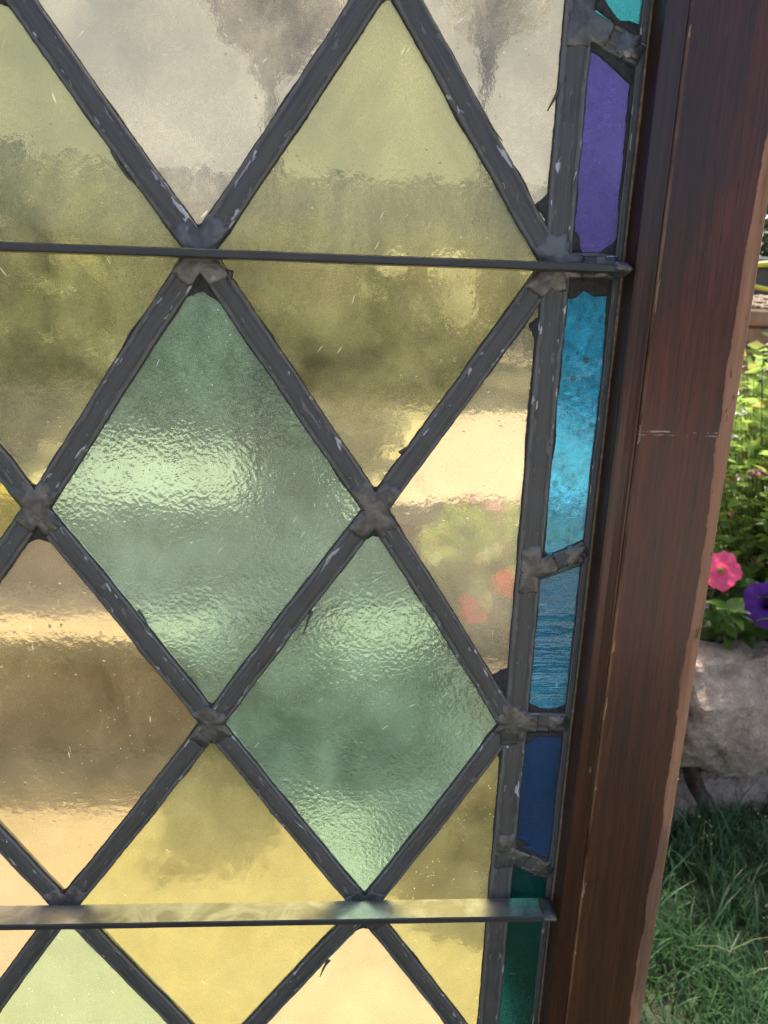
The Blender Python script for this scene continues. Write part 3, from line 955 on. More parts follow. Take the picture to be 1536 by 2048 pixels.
# ------------------------------------------------------------------ grass
def grass(name, regions, label=None):
    rng = np.random.default_rng(9)
    V, F, MI = [], [], []
    off = 0
    for (x0, x1, y0, y1, n, L, W, dry) in regions:
        x = rng.uniform(x0, x1, n)
        y = rng.uniform(y0, y1, n)
        keep = ~((x < .20) & (y > .19) & (y < 1.08)) & ~((y > .9 + (x - .56) * math.tan(WA) - .005) & (y < 2.9))
        keep &= ~((np.abs(y) < .02) & (x > -.45) & (x < .07))
        keep &= ~((x > .94) & (y < .29)) & (y > -1.69)
        tuft = np.array([n3(a * 9, b_ * 9, 2) for a, b_ in zip(x, y)])
        keep &= tuft > rng.uniform(-.75, -.05, n)
        x, y, tuft = x[keep], y[keep], tuft[keep]
        n = len(x)
        az = rng.uniform(0, 6.283, n)
        l = L * rng.uniform(.45, 1.3, n) * (1 + .5 * tuft)
        lean = rng.uniform(.15, 1.15, n)
        wv = W * rng.uniform(.6, 1.3, n)
        dx, dy = np.cos(az), np.sin(az)
        sx, sy_ = -dy, dx
        rows = []
        for u, ww in ((0, .8), (.35, 1.0), (.7, .75), (1.0, .0)):
            hor = l * lean * (u ** 1.8) * .8
            ver = l * (u - .38 * lean * u * u)
            for sg in ((-1, 1) if ww else (0,)):
                rows.append(np.stack([x + dx * hor + sx * sg * ww * wv / 2, y + dy * hor + sy_ * sg * ww * wv / 2, -.014 + ver], 1))
        B = np.stack(rows, 1).reshape(-1, 3)
        V.append(B)
        base = (off + np.arange(n) * 7)[:, None]
        for tri in ((0, 1, 3), (0, 3, 2), (2, 3, 5), (2, 5, 4), (4, 5, 6)):
            F.append(base + np.array([tri]))
            MI.append(np.full(n, 1 if dry else 0) if dry in (0, 1) else (rng.random(n) < dry).astype(int))
        off += n * 7
    V = np.concatenate(V)
    F = np.concatenate(F)
    MI = np.concatenate(MI)
    me = bpy.data.meshes.new(name)
    me.vertices.add(len(V))
    me.vertices.foreach_set('co', V.ravel())
    me.loops.add(F.size)
    me.loops.foreach_set('vertex_index', F.ravel().astype(np.int32))
    me.polygons.add(len(F))
    me.polygons.foreach_set('loop_start', np.arange(0, F.size, 3, dtype=np.int32))
    me.polygons.foreach_set('loop_total', np.full(len(F), 3, dtype=np.int32))
    me.materials.append(L_GRASS)
    me.materials.append(L_STRAWG)
    me.polygons.foreach_set('material_index', MI.astype(np.int32))
    me.update(calc_edges=True)
    return link(name, me, None, None, kind='stuff', label='short green lawn grass below the stone wall', category='grass')

grass('grass', [(.17, 1.05, .05, 1.05, 28000, .055, .0028, 0), (.25, 1.0, .2, 1.0, 60, .09, .0020, 1), (.30, .75, .60, .90, 420, .10, .0030, 0),
                (-1.6, .95, -1.69, .20, 30000, .058, .0032, 0), (.15, .95, -.35, .10, 9000, .06, .0028, 0), (1.05, 2.6, .28, 1.4, 14000, .062, .0030, 0)])
b = MB()
rng_ = random.Random(17)
for k in range(7):
    x, y = rng_.uniform(.30, .75), rng_.uniform(.35, .80)
    h = rng_.uniform(.07, .12)
    lx, ly = rng_.uniform(-.03, .03), rng_.uniform(-.03, .02)
    b.tube([(x, y, -.01), (x + lx * .4, y + ly * .4, h * .6), (x + lx, y + ly, h)], [.0007, .0006, .0004], 4)
    for i in range(9):
        u = .70 + .30 * i / 9
        p = Vector((x + lx * u, y + ly * u, h * u))
        a = rng_.uniform(0, 6.28)
        q = p + Vector((math.cos(a), math.sin(a), .5)) * rng_.uniform(.004, .013) * (1.25 - u)* 2.2
        d = Vector((math.cos(a), math.sin(a), .8)).normalized() * .0042
        e = Vector((-math.sin(a), math.cos(a), 0)) * .0013
        b.add([q, q + d * .5 + e, q + d, q + d * .5 - e], [(0, 1, 2, 3)])
link('grass_seed_heads', b.mesh('grass_seed_heads', mat_leaf('seed_head', (.16, .18, .09), (.28, .30, .16), .4)), None, None, kind='stuff',
     label='pale grass seed heads above the lawn', category='grass')

# ------------------------------------------------------------------ THE LEADED WINDOW (built in millimetres, x = 0 at the right border came)
MMU = .001
WIN = thing('leaded_window', 'leaded stained glass window in a dark varnished wooden frame standing on the grass', 'window', (-.1875, 0, 0))
WOFF = (.1875, 0, 0)
HALF, ROW, ZTOP = 62.5, 90.5, 1003.9
OVER = {(-1, 0): (-62.7, 1003.3), (0, 1): (-.5, 914.8), (-2, 1): (-124.8, 914.2), (-1, 2): (-61.2, 822.9), (-3, 2): (-187.1, 821.1), (0, 3): (-1.9, 731.7),
        (-2, 3): (-124.7, 731.7), (-1, 4): (-59.8, 639.7), (-3, 4): (-189.3, 642.6), (-2, 5): (-125.9, 553.4), (-3, 0): (-185.0, 996.5)}
UL, UR, VT, VB = -6, 0, -2, 10
def N(u, v):
    x, z = OVER.get((u, v), (u * HALF, ZTOP - v * ROW))
    return x, z
XL, XR = UL * HALF, 0.5
ZT, ZB = ZTOP - VT * ROW, ZTOP - VB * ROW
BW = 22.3                                   # border came centre to outer came centre

def wpart(name, mb, mats, smooth=False, parent=None, **props):
    o = link(name, mb.mesh(name, mats, smooth), parent or WIN, None if parent else WOFF, **props)
    return o

def mm(x, y, z):
    return (x * MMU, y * MMU, z * MMU)

PROF = [(-1.0, .7), (-.985, 2.0), (-.88, 2.72), (-.74, 2.62), (-.66, 2.22), (-.58, 2.62), (-.40, 2.78), (0, 2.86), (.36, 2.80), (.50, 2.64), (.58, 2.30), (.66, 2.60), (.88, 2.70), (.985, 2.0), (1.0, .7),
        (1.0, -.7), (.9, -2.3), (0, -2.7), (-.9, -2.3), (-1.0, -.7)]
came_i = 0
def came(p0, p1, hw=4.15, lift=0.0, putty=True, cut=(0, 0), tanr=False, bow=0.0):
    """one strip of lead between two joints, with its ragged putty lines"""
    global came_i
    came_i += 1
    sd = came_i * 3.17
    a, b_ = Vector((p0[0], 0, p0[1])), Vector((p1[0], 0, p1[1]))
    d = (b_ - a).normalized()
    a, b_ = a + d * cut[0], b_ - d * cut[1]
    L = (b_ - a).length
    s = Vector((d.z, 0, -d.x))
    n = max(6, int(L / 2.4))
    rings = []
    edges = []
    bow = bow or .5 * math.sin(sd * 5)
    for i in range(n + 1):
        u = i / n
        c = a.lerp(b_, u) + s * (bow * math.sin(math.pi * u) + .28 * n3(u * L * .05, sd, 0))
        el = 1 + .030 * n3(u * L * .11, sd, 3) + .03 * n3(u * L * .5, sd, 9)
        er = 1 + .030 * n3(u * L * .11, sd, 5) + .03 * n3(u * L * .5, sd, 1)
        hz = 1 + .05 * n3(u * L * .15, sd, 8)
        ring = []
        for q, t_ in PROF:
            k = el if q < 0 else er
            ring.append(mm(*(c + s * (q * hw * k) + Vector((0, -(t_ * hz + (lift if t_ > 0 else 0)), 0)))))
        rings.append(ring)
        edges.append((c, el * hw, er * hw))
    mb = MB()
    mb.loft(rings, True, True)
    o = wpart('lead_came', mb, LEAD)
    at = o.data.attributes.new('strip', 'FLOAT_VECTOR', 'POINT')
    at.data.foreach_set('vector', [c for i in range(n + 1) for q, t_ in PROF for c in (i * 2.4 + came_i * 37.0, q * 4.7, came_i * 1.3)])
    for p in o.data.polygons:
        p.use_smooth = len(p.vertices) == 4
    if putty:
        pb_ = MB()
        for side in (-1, 1):
            rr = []
            m = n * 2
            for i in range(m + 1):
                j = min(i // 2, n - 1)
                f = i / 2 - j
                c = edges[j][0].lerp(edges[j + 1][0], f)
                h = (edges[j][1] * (1 - f) + edges[j + 1][1] * f) if side < 0 else (edges[j][2] * (1 - f) + edges[j + 1][2] * f)
                u = i / m
                out = .30 + .45 * max(0, n3(u * L * .07, sd, 20 + side)) * 2 + .35 * abs(n3(u * L * .6, sd, 30 + side))
                out = min(out, 2.0)
                rr.append([mm(*(c + s * (side * (h - .5)) + Vector((0, -2.0, 0)))), mm(*(c + s * (side * (h + out * .45)) + Vector((0, -1.95, 0)))),
                           mm(*(c + s * (side * (h + out)) + Vector((0, -1.3, 0))))])
            pb_.loft(rr, False, False)
        link('putty_line', pb_.mesh('putty_line', PUTTY, True), o)
    return o

def solder(x, z, dirs, r0=4.6, arm=5.0, seed=0, t0=2.2, t1=3.12, hw=4.15):
    """a flat tinned patch: the union of short rectangles lying along the strips that meet here"""
    n = 84
    base = []
    for j in range(n):
        a = 2 * math.pi * j / n
        r = r0 * .8
        for dx, dz, al in dirs:
            de = a - math.atan2(dz, dx)
            if math.cos(de) > .2:
                l = r0 + arm * al
                l *= 1 + .10 * n3(math.sin(de) * 5 + seed, al * 3, 1)
                r = max(r, min(l / math.cos(de), hw / max(.05, abs(math.sin(de)))))
        r *= 1 + .05 * n3(math.cos(a) * 2 + seed, math.sin(a) * 2, 4) + .04 * n3(math.cos(a) * 7 + seed, math.sin(a) * 7, 7)
        base.append((r, a))
    rings = []
    for f, t_ in ((1.0, t0), (.96, t1 - .22), (.86, t1 + .05), (.60, t1 + .30), (.25, t1 + .48)):
        rings.append([mm(x + r * f * math.cos(a), -(t_ + .09 * n3(r * f * math.cos(a) * .35 + seed, r * f * math.sin(a) * .35, 1)), z + r * f * math.sin(a)) for r, a in base])
    mb = MB()
    mb.loft(rings, True, True)
    o = wpart('solder_joint', mb, SOLDER, True)
    return o

def clip(poly, nx, nz, c):
    """keep the part of a polygon with nx*x + nz*z <= c"""
    out = []
    for i in range(len(poly)):
        p, q = poly[i], poly[(i + 1) % len(poly)]
        dp, dq = nx * p[0] + nz * p[1] - c, nx * q[0] + nz * q[1] - c
        if dp <= 0:
            out.append(p)
        if (dp < 0 < dq) or (dq < 0 < dp):
            t_ = dp / (dp - dq)
            out.append((p[0] + (q[0] - p[0]) * t_, p[1] + (q[1] - p[1]) * t_))
    return out

def inset(poly, d):
    area = sum(poly[i][0] * poly[(i + 1) % len(poly)][1] - poly[(i + 1) % len(poly)][0] * poly[i][1] for i in range(len(poly)))
    if area < 0:
        poly = poly[::-1]
    res = list(poly)
    for i in range(len(poly)):
        p, q = poly[i], poly[(i + 1) % len(poly)]
        ex, ez = q[0] - p[0], q[1] - p[1]
        l = math.hypot(ex, ez)
        if l < .01:
            continue
        nx, nz = ez / l, -ex / l
        res = clip(res, nx, nz, nx * p[0] + nz * p[1] - d)
    return res

def pane(poly, mat, label, tilt=(0, 0), ins=2.2):
    poly = inset(poly, ins)
    if len(poly) < 3:
        return
    cx = sum(p[0] for p in poly) / len(poly)
    cz = sum(p[1] for p in poly) / len(poly)
    dy = lambda p: tilt[0] * (p[0] - cx) + tilt[1] * (p[1] - cz)
    mb = MB()
    n = len(poly)
    mb.add([mm(p[0], dy(p) - 1.35, p[1]) for p in poly] + [mm(p[0], dy(p) + 1.35, p[1]) for p in poly],
           [tuple(range(n)), tuple(reversed(range(n, 2 * n)))] + [(i, n + i, n + (i + 1) % n, (i + 1) % n) for i in range(n)])
    return wpart('glass_pane', mb, mat, label=label)

def putty_blob(poly, seed, t=1.95):
    """dark hardened putty filling a corner of a pane"""
    pts = []
    for i in range(len(poly)):
        p, q = poly[i], poly[(i + 1) % len(poly)]
        l = math.hypot(q[0] - p[0], q[1] - p[1])
        m = max(2, int(l / 1.1))
        for k in range(m):
            f = k / m
            x, z = p[0] + (q[0] - p[0]) * f, p[1] + (q[1] - p[1]) * f
            j = .5
            pts.append((x + j * n3(x * .55, z * .55, seed), z + j * n3(x * .55, z * .55, seed + 9)))
    cx = sum(p[0] for p in pts) / len(pts)
    cz = sum(p[1] for p in pts) / len(pts)
    mb = MB()
    rings = [[mm(cx + (x - cx) * f, -tt - .25 * n3(x * .6 * f, z * .6 * f, seed), cz + (z - cz) * f) for x, z in pts] for f, tt in ((1, 1.30), (.93, t - .15), (.5, t + .1))]
    mb.loft(rings, True, True)
    wpart('putty', mb, PUTTY, True)

# ---- the kinds of glass
G = {
    'cream': mat_glass('cream_glass', (.92, .83, .60), .04, 'seedy', .11, seed=.3, amp=.6),
    'clear': mat_glass('straw_clear_glass', (.78, .70, .46), .045, 'seedy', .085, seed=1.9),
    'olive': mat_glass('olive_yellow_glass', (.74, .69, .32), .035, 'seedy', .095, seed=.9, amp=1.1),
    'olive2': mat_glass('olive_yellow_glass_second', (.72, .69, .32), .035, 'seedy', .095, seed=2.7, amp=1.1),
    'yellow': mat_glass('yellow_glass', (.70, .65, .27), .03, 'seedy', .10, seed=3.3, amp=.6),
    'yellow2': mat_glass('yellow_glass_second', (.68, .64, .27), .03, 'seedy', .10, seed=4.9, amp=.6),
    'deepyellow': mat_glass('deep_yellow_glass', (.62, .55, .07), .06, 'seedy', .09, seed=5.3),
    'green': mat_glass('green_hammered_glass', (.44, .65, .47), .055, 'hammered', .10, seed=.5),
    'green2': mat_glass('green_hammered_glass_second', (.46, .70, .50), .05, 'hammered', .10, seed=6.1),
    'amber': mat_glass('amber_glass', (.84, .70, .40), .045, 'seedy', .055, seed=7.7),
    'peach': mat_glass('peach_glass', (.86, .71, .45), .04, 'seedy', .08, seed=8.1),
    'palegreen': mat_glass('pale_green_glass', (.60, .72, .44), .06, 'seedy', .10, seed=9.3),
    'ivory': mat_glass('ivory_glass', (.88, .80, .50), .04, 'seedy', .08, seed=10.3),
    'purple': mat_glass('purple_glass', (.14, .10, .36), .10, 'seedy', .40, (.15, .125, .34), seed=11.1, cloud=.55, mottle=.25, speck=.35),
    'cyan': mat_glass('turquoise_glass', (.06, .45, .67), .05, 'seedy', .26, (.07, .375, .545), seed=12.4, amp=3.4, cloud=.6, speck=1.3, mottle=1.0),
    'ribblue': mat_glass('ribbed_blue_glass', (.07, .32, .50), .05, 'ribbed', .24, (.07, .25, .38), seed=13.2, cloud=.4, mottle=.35),
    'navy': mat_glass('dark_blue_glass', (.03, .09, .24), .08, 'seedy', .22, (.05, .115, .24), seed=14.2, cloud=.6, mottle=.35, speck=.6),
    'teal': mat_glass('dark_teal_glass', (.012, .105, .10), .08, 'seedy', .16, (.015, .11, .105), seed=15.7, cloud=.6, mottle=.4, speck=.5),
    'aqua': mat_glass('aqua_glass', (.08, .48, .50), .08, 'seedy', .38, (.08, .40, .42), seed=16.4, cloud=.3, speck=.5),
}
DIA = {(-1, 1): ('olive', 'large olive yellow diamond pane'), (-2, 0): ('cream', 'cream diamond pane at the top'), (0, 0): ('cream', 'cream half diamond pane at the top right'),
       (-3, 1): ('olive2', 'olive yellow diamond pane at the left'), (-2, 2): ('green', 'hammered sage green diamond pane'), (0, 2): ('clear', 'clear straw half diamond pane'),
       (-4, 2): ('deepyellow', 'deep yellow diamond pane'), (-1, 3): ('green2', 'lower hammered green diamond pane'), (-3, 3): ('amber', 'amber diamond pane'),
       (-2, 4): ('yellow', 'yellow diamond pane crossed by the bar'), (0, 4): ('yellow2', 'yellow half diamond pane'), (-4, 4): ('peach', 'peach diamond pane'),
       (-3, 5): ('palegreen', 'pale green diamond pane'), (-1, 5): ('ivory', 'ivory diamond pane')}
OTHER = ['cream', 'olive', 'green', 'amber', 'clear', 'yellow', 'palegreen']
prng = random.Random(77)
for v in range(VT, VB + 1):
    for u in range(UL, UR + 1):
        if (u + v) % 2:
            continue
        top, right, bot, left = N(u, v - 1), N(u + 1, v), N(u, v + 1), N(u - 1, v)
        poly = [top, right, bot, left]
        poly = clip(poly, 1, 0, XR - .3)
        poly = clip(poly, -1, 0, -XL - .3)
        poly = clip(poly, 0, 1, ZT)
        poly = clip(poly, 0, -1, -ZB)
        if len(poly) < 3:
            continue
        key, lab = DIA.get((u, v), (OTHER[(u * 5 + v * 3) % 7], None))
        pane(poly, G[key], lab, (prng.uniform(-.004, .004), prng.uniform(-.004, .004)))

# ---- lattice cames and their joints
for v in range(VT, VB + 1):
    for u in range(UL, UR + 1):
        if (u + v) % 2 == 0:
            continue
        for du in (-1, 1):
            if UL <= u + du <= UR and v + 1 <= VB:
                p, q = N(u, v), N(u + du, v + 1)
                came(p, q, 4.15, lift=.10 if du > 0 else 0.0, cut=(3 if du < 0 else 0, 3 if du < 0 else 0))
        x, z = N(u, v)
        dirs = []
        for du in (-1, 1):
            for dv in (-1, 1):
                if UL <= u + du <= UR and VT <= v + dv <= VB:
                    q = N(u + du, v + dv)
                    dirs.append((q[0] - x, q[1] - z, prng.choice((.5, 1.0, 1.5, 1.9))))
        if u == UR or u == UL:
            dirs += [(0, 1, 1.3), (0, -1, 1.3)]
        solder(x, z, dirs, 4.6, 4.2, seed=u * 3.1 + v * 7.7)

# putty-filled corners (top and bottom tips of the diamonds)
SLOPE = HALF / ROW
def tip(u, v, size, up, seed):
    x, z = N(u, v)
    sg = -1 if up else 1
    a, b_ = 6.4, 8.2 + size
    hw = lambda t_: max(.3, (t_ - 8.3) * SLOPE + 1.0)
    skew = .5 * math.sin(seed)
    putty_blob([(x - hw(a), z + sg * a), (x + hw(a), z + sg * a), (x + hw(b_) + .3, z + sg * (b_ + skew)), (x + .2 * size * skew, z + sg * (b_ - size * .38)), (x - hw(b_) - .3, z + sg * (b_ - skew))], seed)
for v in range(VT, VB + 1):
    for u in range(UL + 1, UR):
        if (u + v) % 2 == 0:
            continue
        if v < VB:
            tip(u, v, {(-2, 1): 8.5, (-1, 2): 3.5, (-3, 2): 6.0, (-2, 3): 1.5, (-3, 4): 1.2}.get((u, v), prng.uniform(1, 4)), True, u + v * 3.3)
        if v > VT:
            tip(u, v, {(-2, 1): 1.0, (-1, 2): 1.6, (-3, 2): 1.5}.get((u, v), prng.uniform(.8, 2.4)), False, u * 2 + v * 5.1)
putty_blob([(-9.5, 934), (-3.5, 928), (-3.5, 940), (-6.5, 936.5)], 3.3)
putty_blob([(-11.5, 753), (-3.0, 744), (-3.0, 757.5), (-8, 756.5)], 4.4)
putty_blob([(-3.8, 881), (-3.0, 898), (-8, 893), (-5.5, 889)], 5.5)
putty_blob([(-4.5, 713), (-2.2, 724), (-6.2, 718)], 6.5)

# ---- border: cames, cross cames and coloured panes on all four sides
XO_R, XO_L, ZO_T, ZO_B = XR + BW, XL - BW, ZT + BW, ZB - BW
XP_R = XO_R + .4
cr = [ZO_T - 3, 1128, 1066, ((4.7, 991.4), (21.1, 982.6)), 914.2, ((3.3, 798.7), (21.5, 808.2)), 732.5, ((4.7, 669.5), (22.0, 658.8)), 548, 470, 398, 300, 214, 140, ZO_B + 3]
def two(c):
    return ((XR, c), (XO_R, c)) if not isinstance(c, tuple) else c
RC = [('aqua', None), ('navy', None), ('aqua', 'aqua border pane'), ('purple', 'purple border pane'), ('cyan', 'bright turquoise border pane'), ('ribblue', 'ribbed blue border pane'),
      ('navy', 'dark blue border pane'), ('teal', 'dark teal border pane'), ('navy', None), ('purple', None), ('cyan', None), ('teal', None), ('aqua', None), ('navy', None)]
for i in range(len(cr) - 1):
    (a0, a1), (b0, b1) = two(cr[i]), two(cr[i + 1])
    pane([(XR, a0[1]), (XO_R, a1[1]), (XO_R, b1[1]), (XR, b0[1])], G[RC[i][0]], RC[i][1], ins=.7)
    if i:
        came((XR, a0[1]), (XO_R, a1[1]), 4.3, .05)
        solder(XR, a0[1], [(1, (a1[1] - a0[1]) / 20, 1.1 + .5 * (i % 2)), (0, 1, .5 + .5 * (i % 3)), (0, -1, .9)], 4.6, 4.5, seed=i * 2.3, t1=3.18)
        lx = XR + (BW - 4.5)
        solder(lx, a0[1] + (a1[1] - a0[1]) * .82, [(-1, -(a1[1] - a0[1]) / 20, .5), (0, 1, .2), (0, -1, .2)], 3.3, 2.2, seed=i * 5.3, t1=3.0, hw=3.8)
lz = [ZO_T - 3] + [ZT - 30 - k * 84 for k in range(13)] + [ZO_B + 3]
for i in range(len(lz) - 1):
    pane([(XO_L, lz[i]), (XL, lz[i]), (XL, lz[i + 1]), (XO_L, lz[i + 1])], G[['teal', 'cyan', 'purple', 'navy', 'aqua', 'ribblue'][i % 6]], None, ins=1.2)
    if i:
        came((XO_L, lz[i]), (XL, lz[i]), 4.3, .05)
lx = [XL + 4] + [XL + 70 + k * 78 for k in range(4)] + [XR - 4]
for zz0, zz1 in ((ZT, ZO_T), (ZO_B, ZB)):
    for i in range(len(lx) - 1):
        pane([(lx[i], zz0), (lx[i + 1], zz0), (lx[i + 1], zz1), (lx[i], zz1)], G[['cyan', 'purple', 'teal', 'aqua', 'navy'][i % 5]], None, ins=1.2)
        if i:
            came((lx[i], zz0), (lx[i], zz1), 4.3, .05)
for i in range(6):                           # the right border came is pieced at the joints
    zs = [ZO_T, 1095, 914.5, 731.9, 552, 370, ZO_B]
    came((XR, zs[i]), (XR, zs[i + 1]), 4.9, .18, bow=.2)
for i in range(3):
    zs = [ZO_T, 914.5, 552, ZO_B]
    came((XL, zs[i]), (XL, zs[i + 1]), 4.9, .18)
came((XL, ZT), (XR, ZT), 4.9, .15)
came((XL, ZB), (XR, ZB), 4.9, .15)
came((XO_R, ZO_T), (XO_R, ZO_B), 1.5, -.1, bow=.01)
came((XO_L, ZO_T), (XO_L, ZO_B), 1.5, -.1, bow=.01)
came((XO_L, ZO_T), (XO_R, ZO_T), 1.5, -.2, bow=.01)
came((XO_L, ZO_B), (XO_R, ZO_B), 1.5, -.2, bow=.01)
# dark irregular putty closing the corners of the border panes
for (pts, sd_) in (([(5, 983), (12, 979), (20.8, 972.5), (20.8, 978), (10, 986), (5, 988)], 1), ([(21.3, 975), (21.3, 930), (20.4, 934), (19.9, 968), (19.6, 973)], 2),
                   ([(5, 919), (9, 919), (8.2, 923), (6.6, 926), (5, 925)], 3), ([(14, 918.5), (21.3, 918.5), (21.3, 924), (17.5, 921)], 4),
                   ([(5, 911), (21.4, 911), (21.4, 904.8), (15.6, 904), (13.0, 905.2), (10.6, 906.4), (8.2, 903.6), (5, 903)], 5), ([(21.4, 909), (21.4, 884), (20.4, 893), (19.6, 906)], 6),
                   ([(5, 803), (8, 805), (6.2, 807.5), (5, 809.5)], 7), ([(5, 664), (11, 660), (20.4, 655.5), (20.4, 659.5), (12, 664.5), (5, 669)], 8), ([(5, 676), (9, 674), (12, 671.5), (5, 671)], 9),
                   ([(5.2, 995), (9, 993), (20.8, 986), (21.3, 991), (15, 991), (8, 997.5), (5.2, 1001)], 10), ([(5, 727.5), (9, 728), (21.4, 728), (21.4, 725.4), (8, 725.6), (5, 722)], 11),
                   ([(5, 738), (8, 737), (20.8, 737), (21.3, 740.5), (16, 738.4), (7, 739), (5, 741.5)], 12)):
    putty_blob(pts, sd_ * 3.7)
# dried tan putty line between the outer came and the wood
for sg, xo in ((1, XO_R + 1.3), (-1, XO_L - 1.3)):
    rr = []
    for i in range(900):
        z = ZO_B + (ZO_T - ZO_B) * i / 899
        wd = .35 + .55 * max(0, .25 + n3(z * .035, 2, sg)) + .18 * n3(z * .4, 5, sg)
        wd = max(.08, wd)
        o = .35 * n3(z * .02, 7, sg)
        rr.append([mm(xo + sg * (o - wd), -1.9, z), mm(xo + sg * (o - wd * .4), -2.9 - .3 * n3(z * .3, 1, 1), z), mm(xo + sg * (o + wd * .6), -3.0, z), mm(xo + sg * (o + wd + .6), -2.0, z)])
    mb = MB()
    mb.loft(rr, False, False)
    wpart('putty_bead', mb, TANPUTTY, True)

# peeling slivers of lead standing off the cames
def sliver(a, b_, wd, seed, bend=2.0):
    rr = []
    for i in range(9):
        u = i / 8
        x, z = a[0] + (b_[0] - a[0]) * u, a[1] + (b_[1] - a[1]) * u
        L = math.hypot(b_[0] - a[0], b_[1] - a[1])
        px_, pz = -(b_[1] - a[1]) / L, (b_[0] - a[0]) / L
        k = wd * (1 - .75 * u) + .1 * n3(u * 4, seed, 0)
        o = .5 * math.sin(u * 3 + seed)
        y = -2.5 - bend * u * u
        rr.append([mm(x + px_ * (o - k), y, z + pz * (o - k)), mm(x + px_ * o, y - .35, z + pz * o), mm(x + px_ * (o + k), y, z + pz * (o + k)), mm(x + px_ * o, y + .25, z + pz * o)])
    mb = MB()
    mb.loft(rr, True, True)
    wpart('lead_sliver', mb, LEAD, True)
sliver((-3.2, 974.5), (-7.6, 963.2), .9, 1, 1.0)
sliver((-31.2, 963.5), (-22.2, 953.8), .7, 2, 1.5)
sliver((-152.6, 944.8), (-146.6, 935.6), .8, 3, 1.0)
sliver((-74.6, 612.5), (-79.3, 605.2), .9, 4, 1.5)
sliver((-84.2, 781.5), (-88.6, 772.4), .8, 5, 1.0)
sliver((-114.5, 908.5), (-115.5, 903.5), 1.5, 6, .3)
sliver((-152.0, 781), (-147.0, 772.6), .7, 7, .8)
sliver((-52.5, 845), (-49, 849.5), .8, 8, .8)

# ---- saddle bars
def saddle(zl, zr, x0, x1):
    rings = []
    n = 60
    for i in range(n + 1):
        u = i / n
        x = x0 + (x1 - x0) * u
        z = zl + (zr - zl) * u + .25 * n3(x * .01, zl, 0)
        e = .12 * n3(x * .12, zl, 3)
        k = 1.0 if 0 < i < n else .6
        y0, y1, h = -14.2, -3.3, 1.45
        sec = [(y0 + .5, -h), (y1, -h), (y1, h), (y0 + .5, h), (y0, h - .45), (y0, -h + .45)]
        rings.append([mm(x, yy + (e if yy < -8 else 0), z + zz * k) for yy, zz in sec])
    mb = MB()
    mb.loft(rings, True, True)
    o = wpart('saddle_bar', mb, [STEEL, BARDK])
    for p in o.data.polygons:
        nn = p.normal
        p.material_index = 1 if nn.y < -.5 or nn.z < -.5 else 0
    mb = MB()                                # end wrap of lead and solder
    rings = []
    for i in range(9):
        u = i / 8
        x = x1 - 5 + 6.2 * u
        r = 2.6 * (1 - (2 * u - 1) ** 4 * .5)
        rings.append([mm(x, -8.5 + 6.4 * (.9 + .1 * r / 2.6) * math.cos(a), zr + r * math.sin(a) + .3 * n3(x * .5, math.cos(a), math.sin(a))) for a in np.linspace(0, 2 * math.pi, 18, endpoint=False)])
    mb.loft(rings, True, True)
    wpart('bar_end', mb, SOLDER, True)
saddle(911.8, 913.6, XO_L, XO_R - .5)
saddle(643.6, 644.0, XO_L, XO_R - .8)
saddle(372, 372, XO_L, XO_R - 1)

# ---- wooden frame
FX0 = XO_R + 2.0                             # reveal
def stile(sg, xi):
    X = lambda q: xi + sg * q
    prof = [(6.2, -17.5), (6.9, -18.1), (36.6, -18.1), (37.6, -18.0), (40.7, -17.3), (41.4, -16.4), (41.3, 17), (6.2, 17)]
    rings = []
    zs = np.linspace(0, ZO_T + 62, 120)
    for z in zs:
        rings.append([mm(X(q) + sg * (.22 * n3(z * .02, q, 1) + .10 * n3(z * .15, q, 4)), y + .12 * n3(z * .03, q, 2), z) for q, y in prof])
    if sg < 0:
        rings = [r[::-1] for r in rings]
    mb = MB()
    mb.loft(rings, True, True)
    off = xi if sg > 0 else -xi
    wm = mat_wood('varnished_stile_wood_right' if sg > 0 else 'varnished_stile_wood_left', 2, (sg, (off + 35.7) * MMU, (off + 6.6) * MMU, 0, 0))
    wpart('frame_stile', mb, wm)
    bp = [(.0, 4), (.0, -11.4), (.35, -12.5), (1.1, -13.1), (3.0, -14.0), (4.8, -15.4), (5.6, -16.2), (6.15, -16.5), (6.15, 4)]
    rings = [[mm(X(q) + sg * .2 * n3(z * .02, q, 5), y + .15 * n3(z * .025, q, 6), z) for q, y in bp] for z in np.linspace(ZO_B - 3, ZO_T + 3, 100)]
    if sg < 0:
        rings = [r[::-1] for r in rings]
    mb = MB()
    mb.loft(rings, True, True)
    wpart('frame_bead', mb, BEADW)
BEADW = mat_wood('varnished_bead_wood', 2, None, True)
BEADH = mat_wood('varnished_bead_wood_level', 0, None, True)
RAILW = mat_wood('varnished_rail_wood', 0)
stile(1, FX0)
stile(-1, XO_L - 2.0)
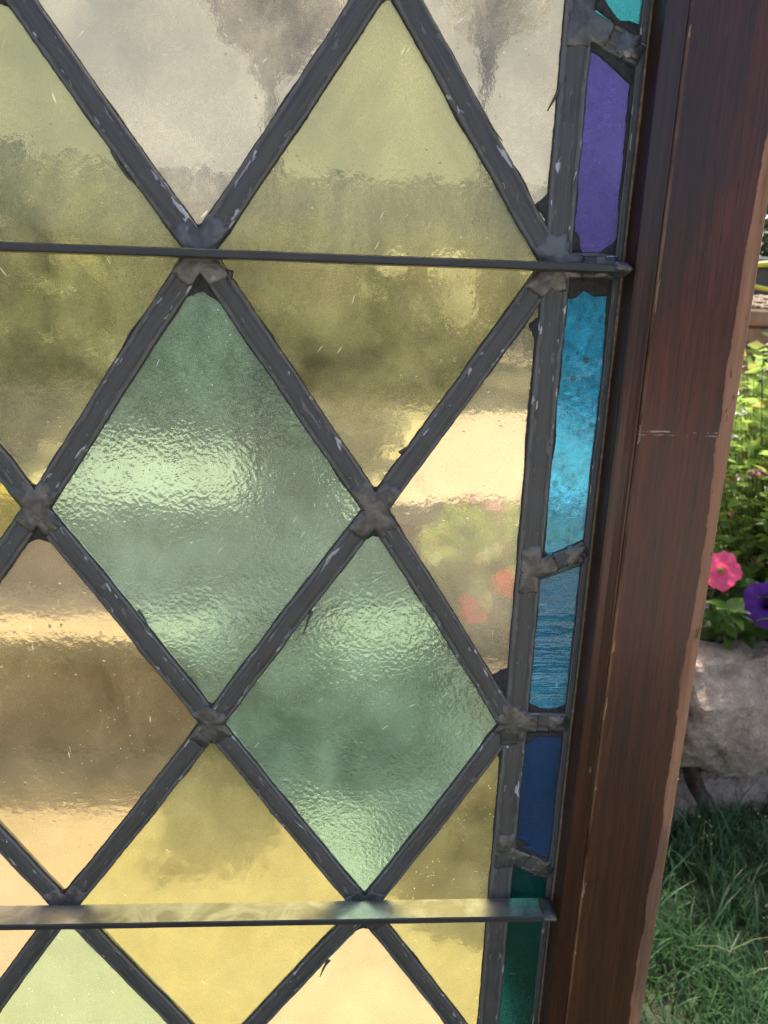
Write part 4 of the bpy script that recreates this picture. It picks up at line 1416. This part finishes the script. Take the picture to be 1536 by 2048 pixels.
for zi, zo in ((ZO_T + 3, ZO_T + 62), (ZO_B - 3, 0.5)):
    sg = 1 if zo > zi else -1
    mb = MB()
    mb.box(mm(XO_L - 2 - 6.1, -17.9, min(zi + sg * 6.2, zo)), mm(FX0 + 6.1, 16.8, max(zi + sg * 6.2, zo)))
    wpart('frame_rail', mb, RAILW)
    mb = MB()
    mb.box(mm(XO_L - 2 + .1, -10.2, min(zi, zi + sg * 6.1)), mm(FX0 - .1, 4, max(zi, zi + sg * 6.1)))
    wpart('frame_bead', mb, BEADH)
# splinters and fibres catching the sun along the outer arris
mb = MB()
frng = random.Random(3)
for k in range(420):
    z = frng.uniform(300, 1200)
    x = FX0 + 41.2
    y = frng.uniform(-16.4, -13)
    L = frng.uniform(.2, 1.0) * (1.7 if frng.random() < .1 else 1)
    a = frng.uniform(-1.0, 1.0)
    mb.add([mm(x - .3, y, z - .18), mm(x - .3, y, z + .18), mm(x + L * math.cos(a) * .5, y - .1, z + L * math.sin(a) * .6 + .10), mm(x + L * math.cos(a), y - .2, z + L * math.sin(a))], [(0, 1, 2), (0, 2, 3)])
wpart('wood_fibres', mb, mat_leaf('wood_fibre', (.45, .30, .16), (.62, .45, .26), .5), kind='stuff')
# splinters where the inner arris is chipped to bare wood
BAREW = mat_simple('bare_wood_chip', (.42, .27, .16), (.55, .38, .24), 400, .8, .0003)
crng = random.Random(12)
for (z, l, wd, m) in ((775.4, 6.0, .42, 9), (662.5, 9.0, .36, 7), (630, 3, .25, 3), (858, 9, .22, 4), (985, 5, .30, 5), (712, 3, .22, 3), (748, 16, .14, 3), (905, 22, .13, 3)):
    mb = MB()
    for q in range(m):
        x = FX0 + 6.75 + crng.uniform(-.15, .55 if wd > .3 else .15)
        zc = z + crng.uniform(-.22, .22) * l
        ll, tl = l * crng.uniform(.3, .8), crng.uniform(-.16, .16)
        rr = []
        for i in range(7):
            u = i / 6
            k = wd * (1 - u) ** .7 * crng.uniform(.6, 1.1)
            xx = x + tl * ll * (u - .5)
            zz = zc + ll * (u - .5)
            rr.append([mm(xx - k * .6, -18.0, zz), mm(xx + .05, -18.35 - .4 * u * (q % 2), zz), mm(xx + k * .6, -18.05, zz)])
        mb.loft(rr, False, False)
    wpart('wood_chip', mb, BAREW)
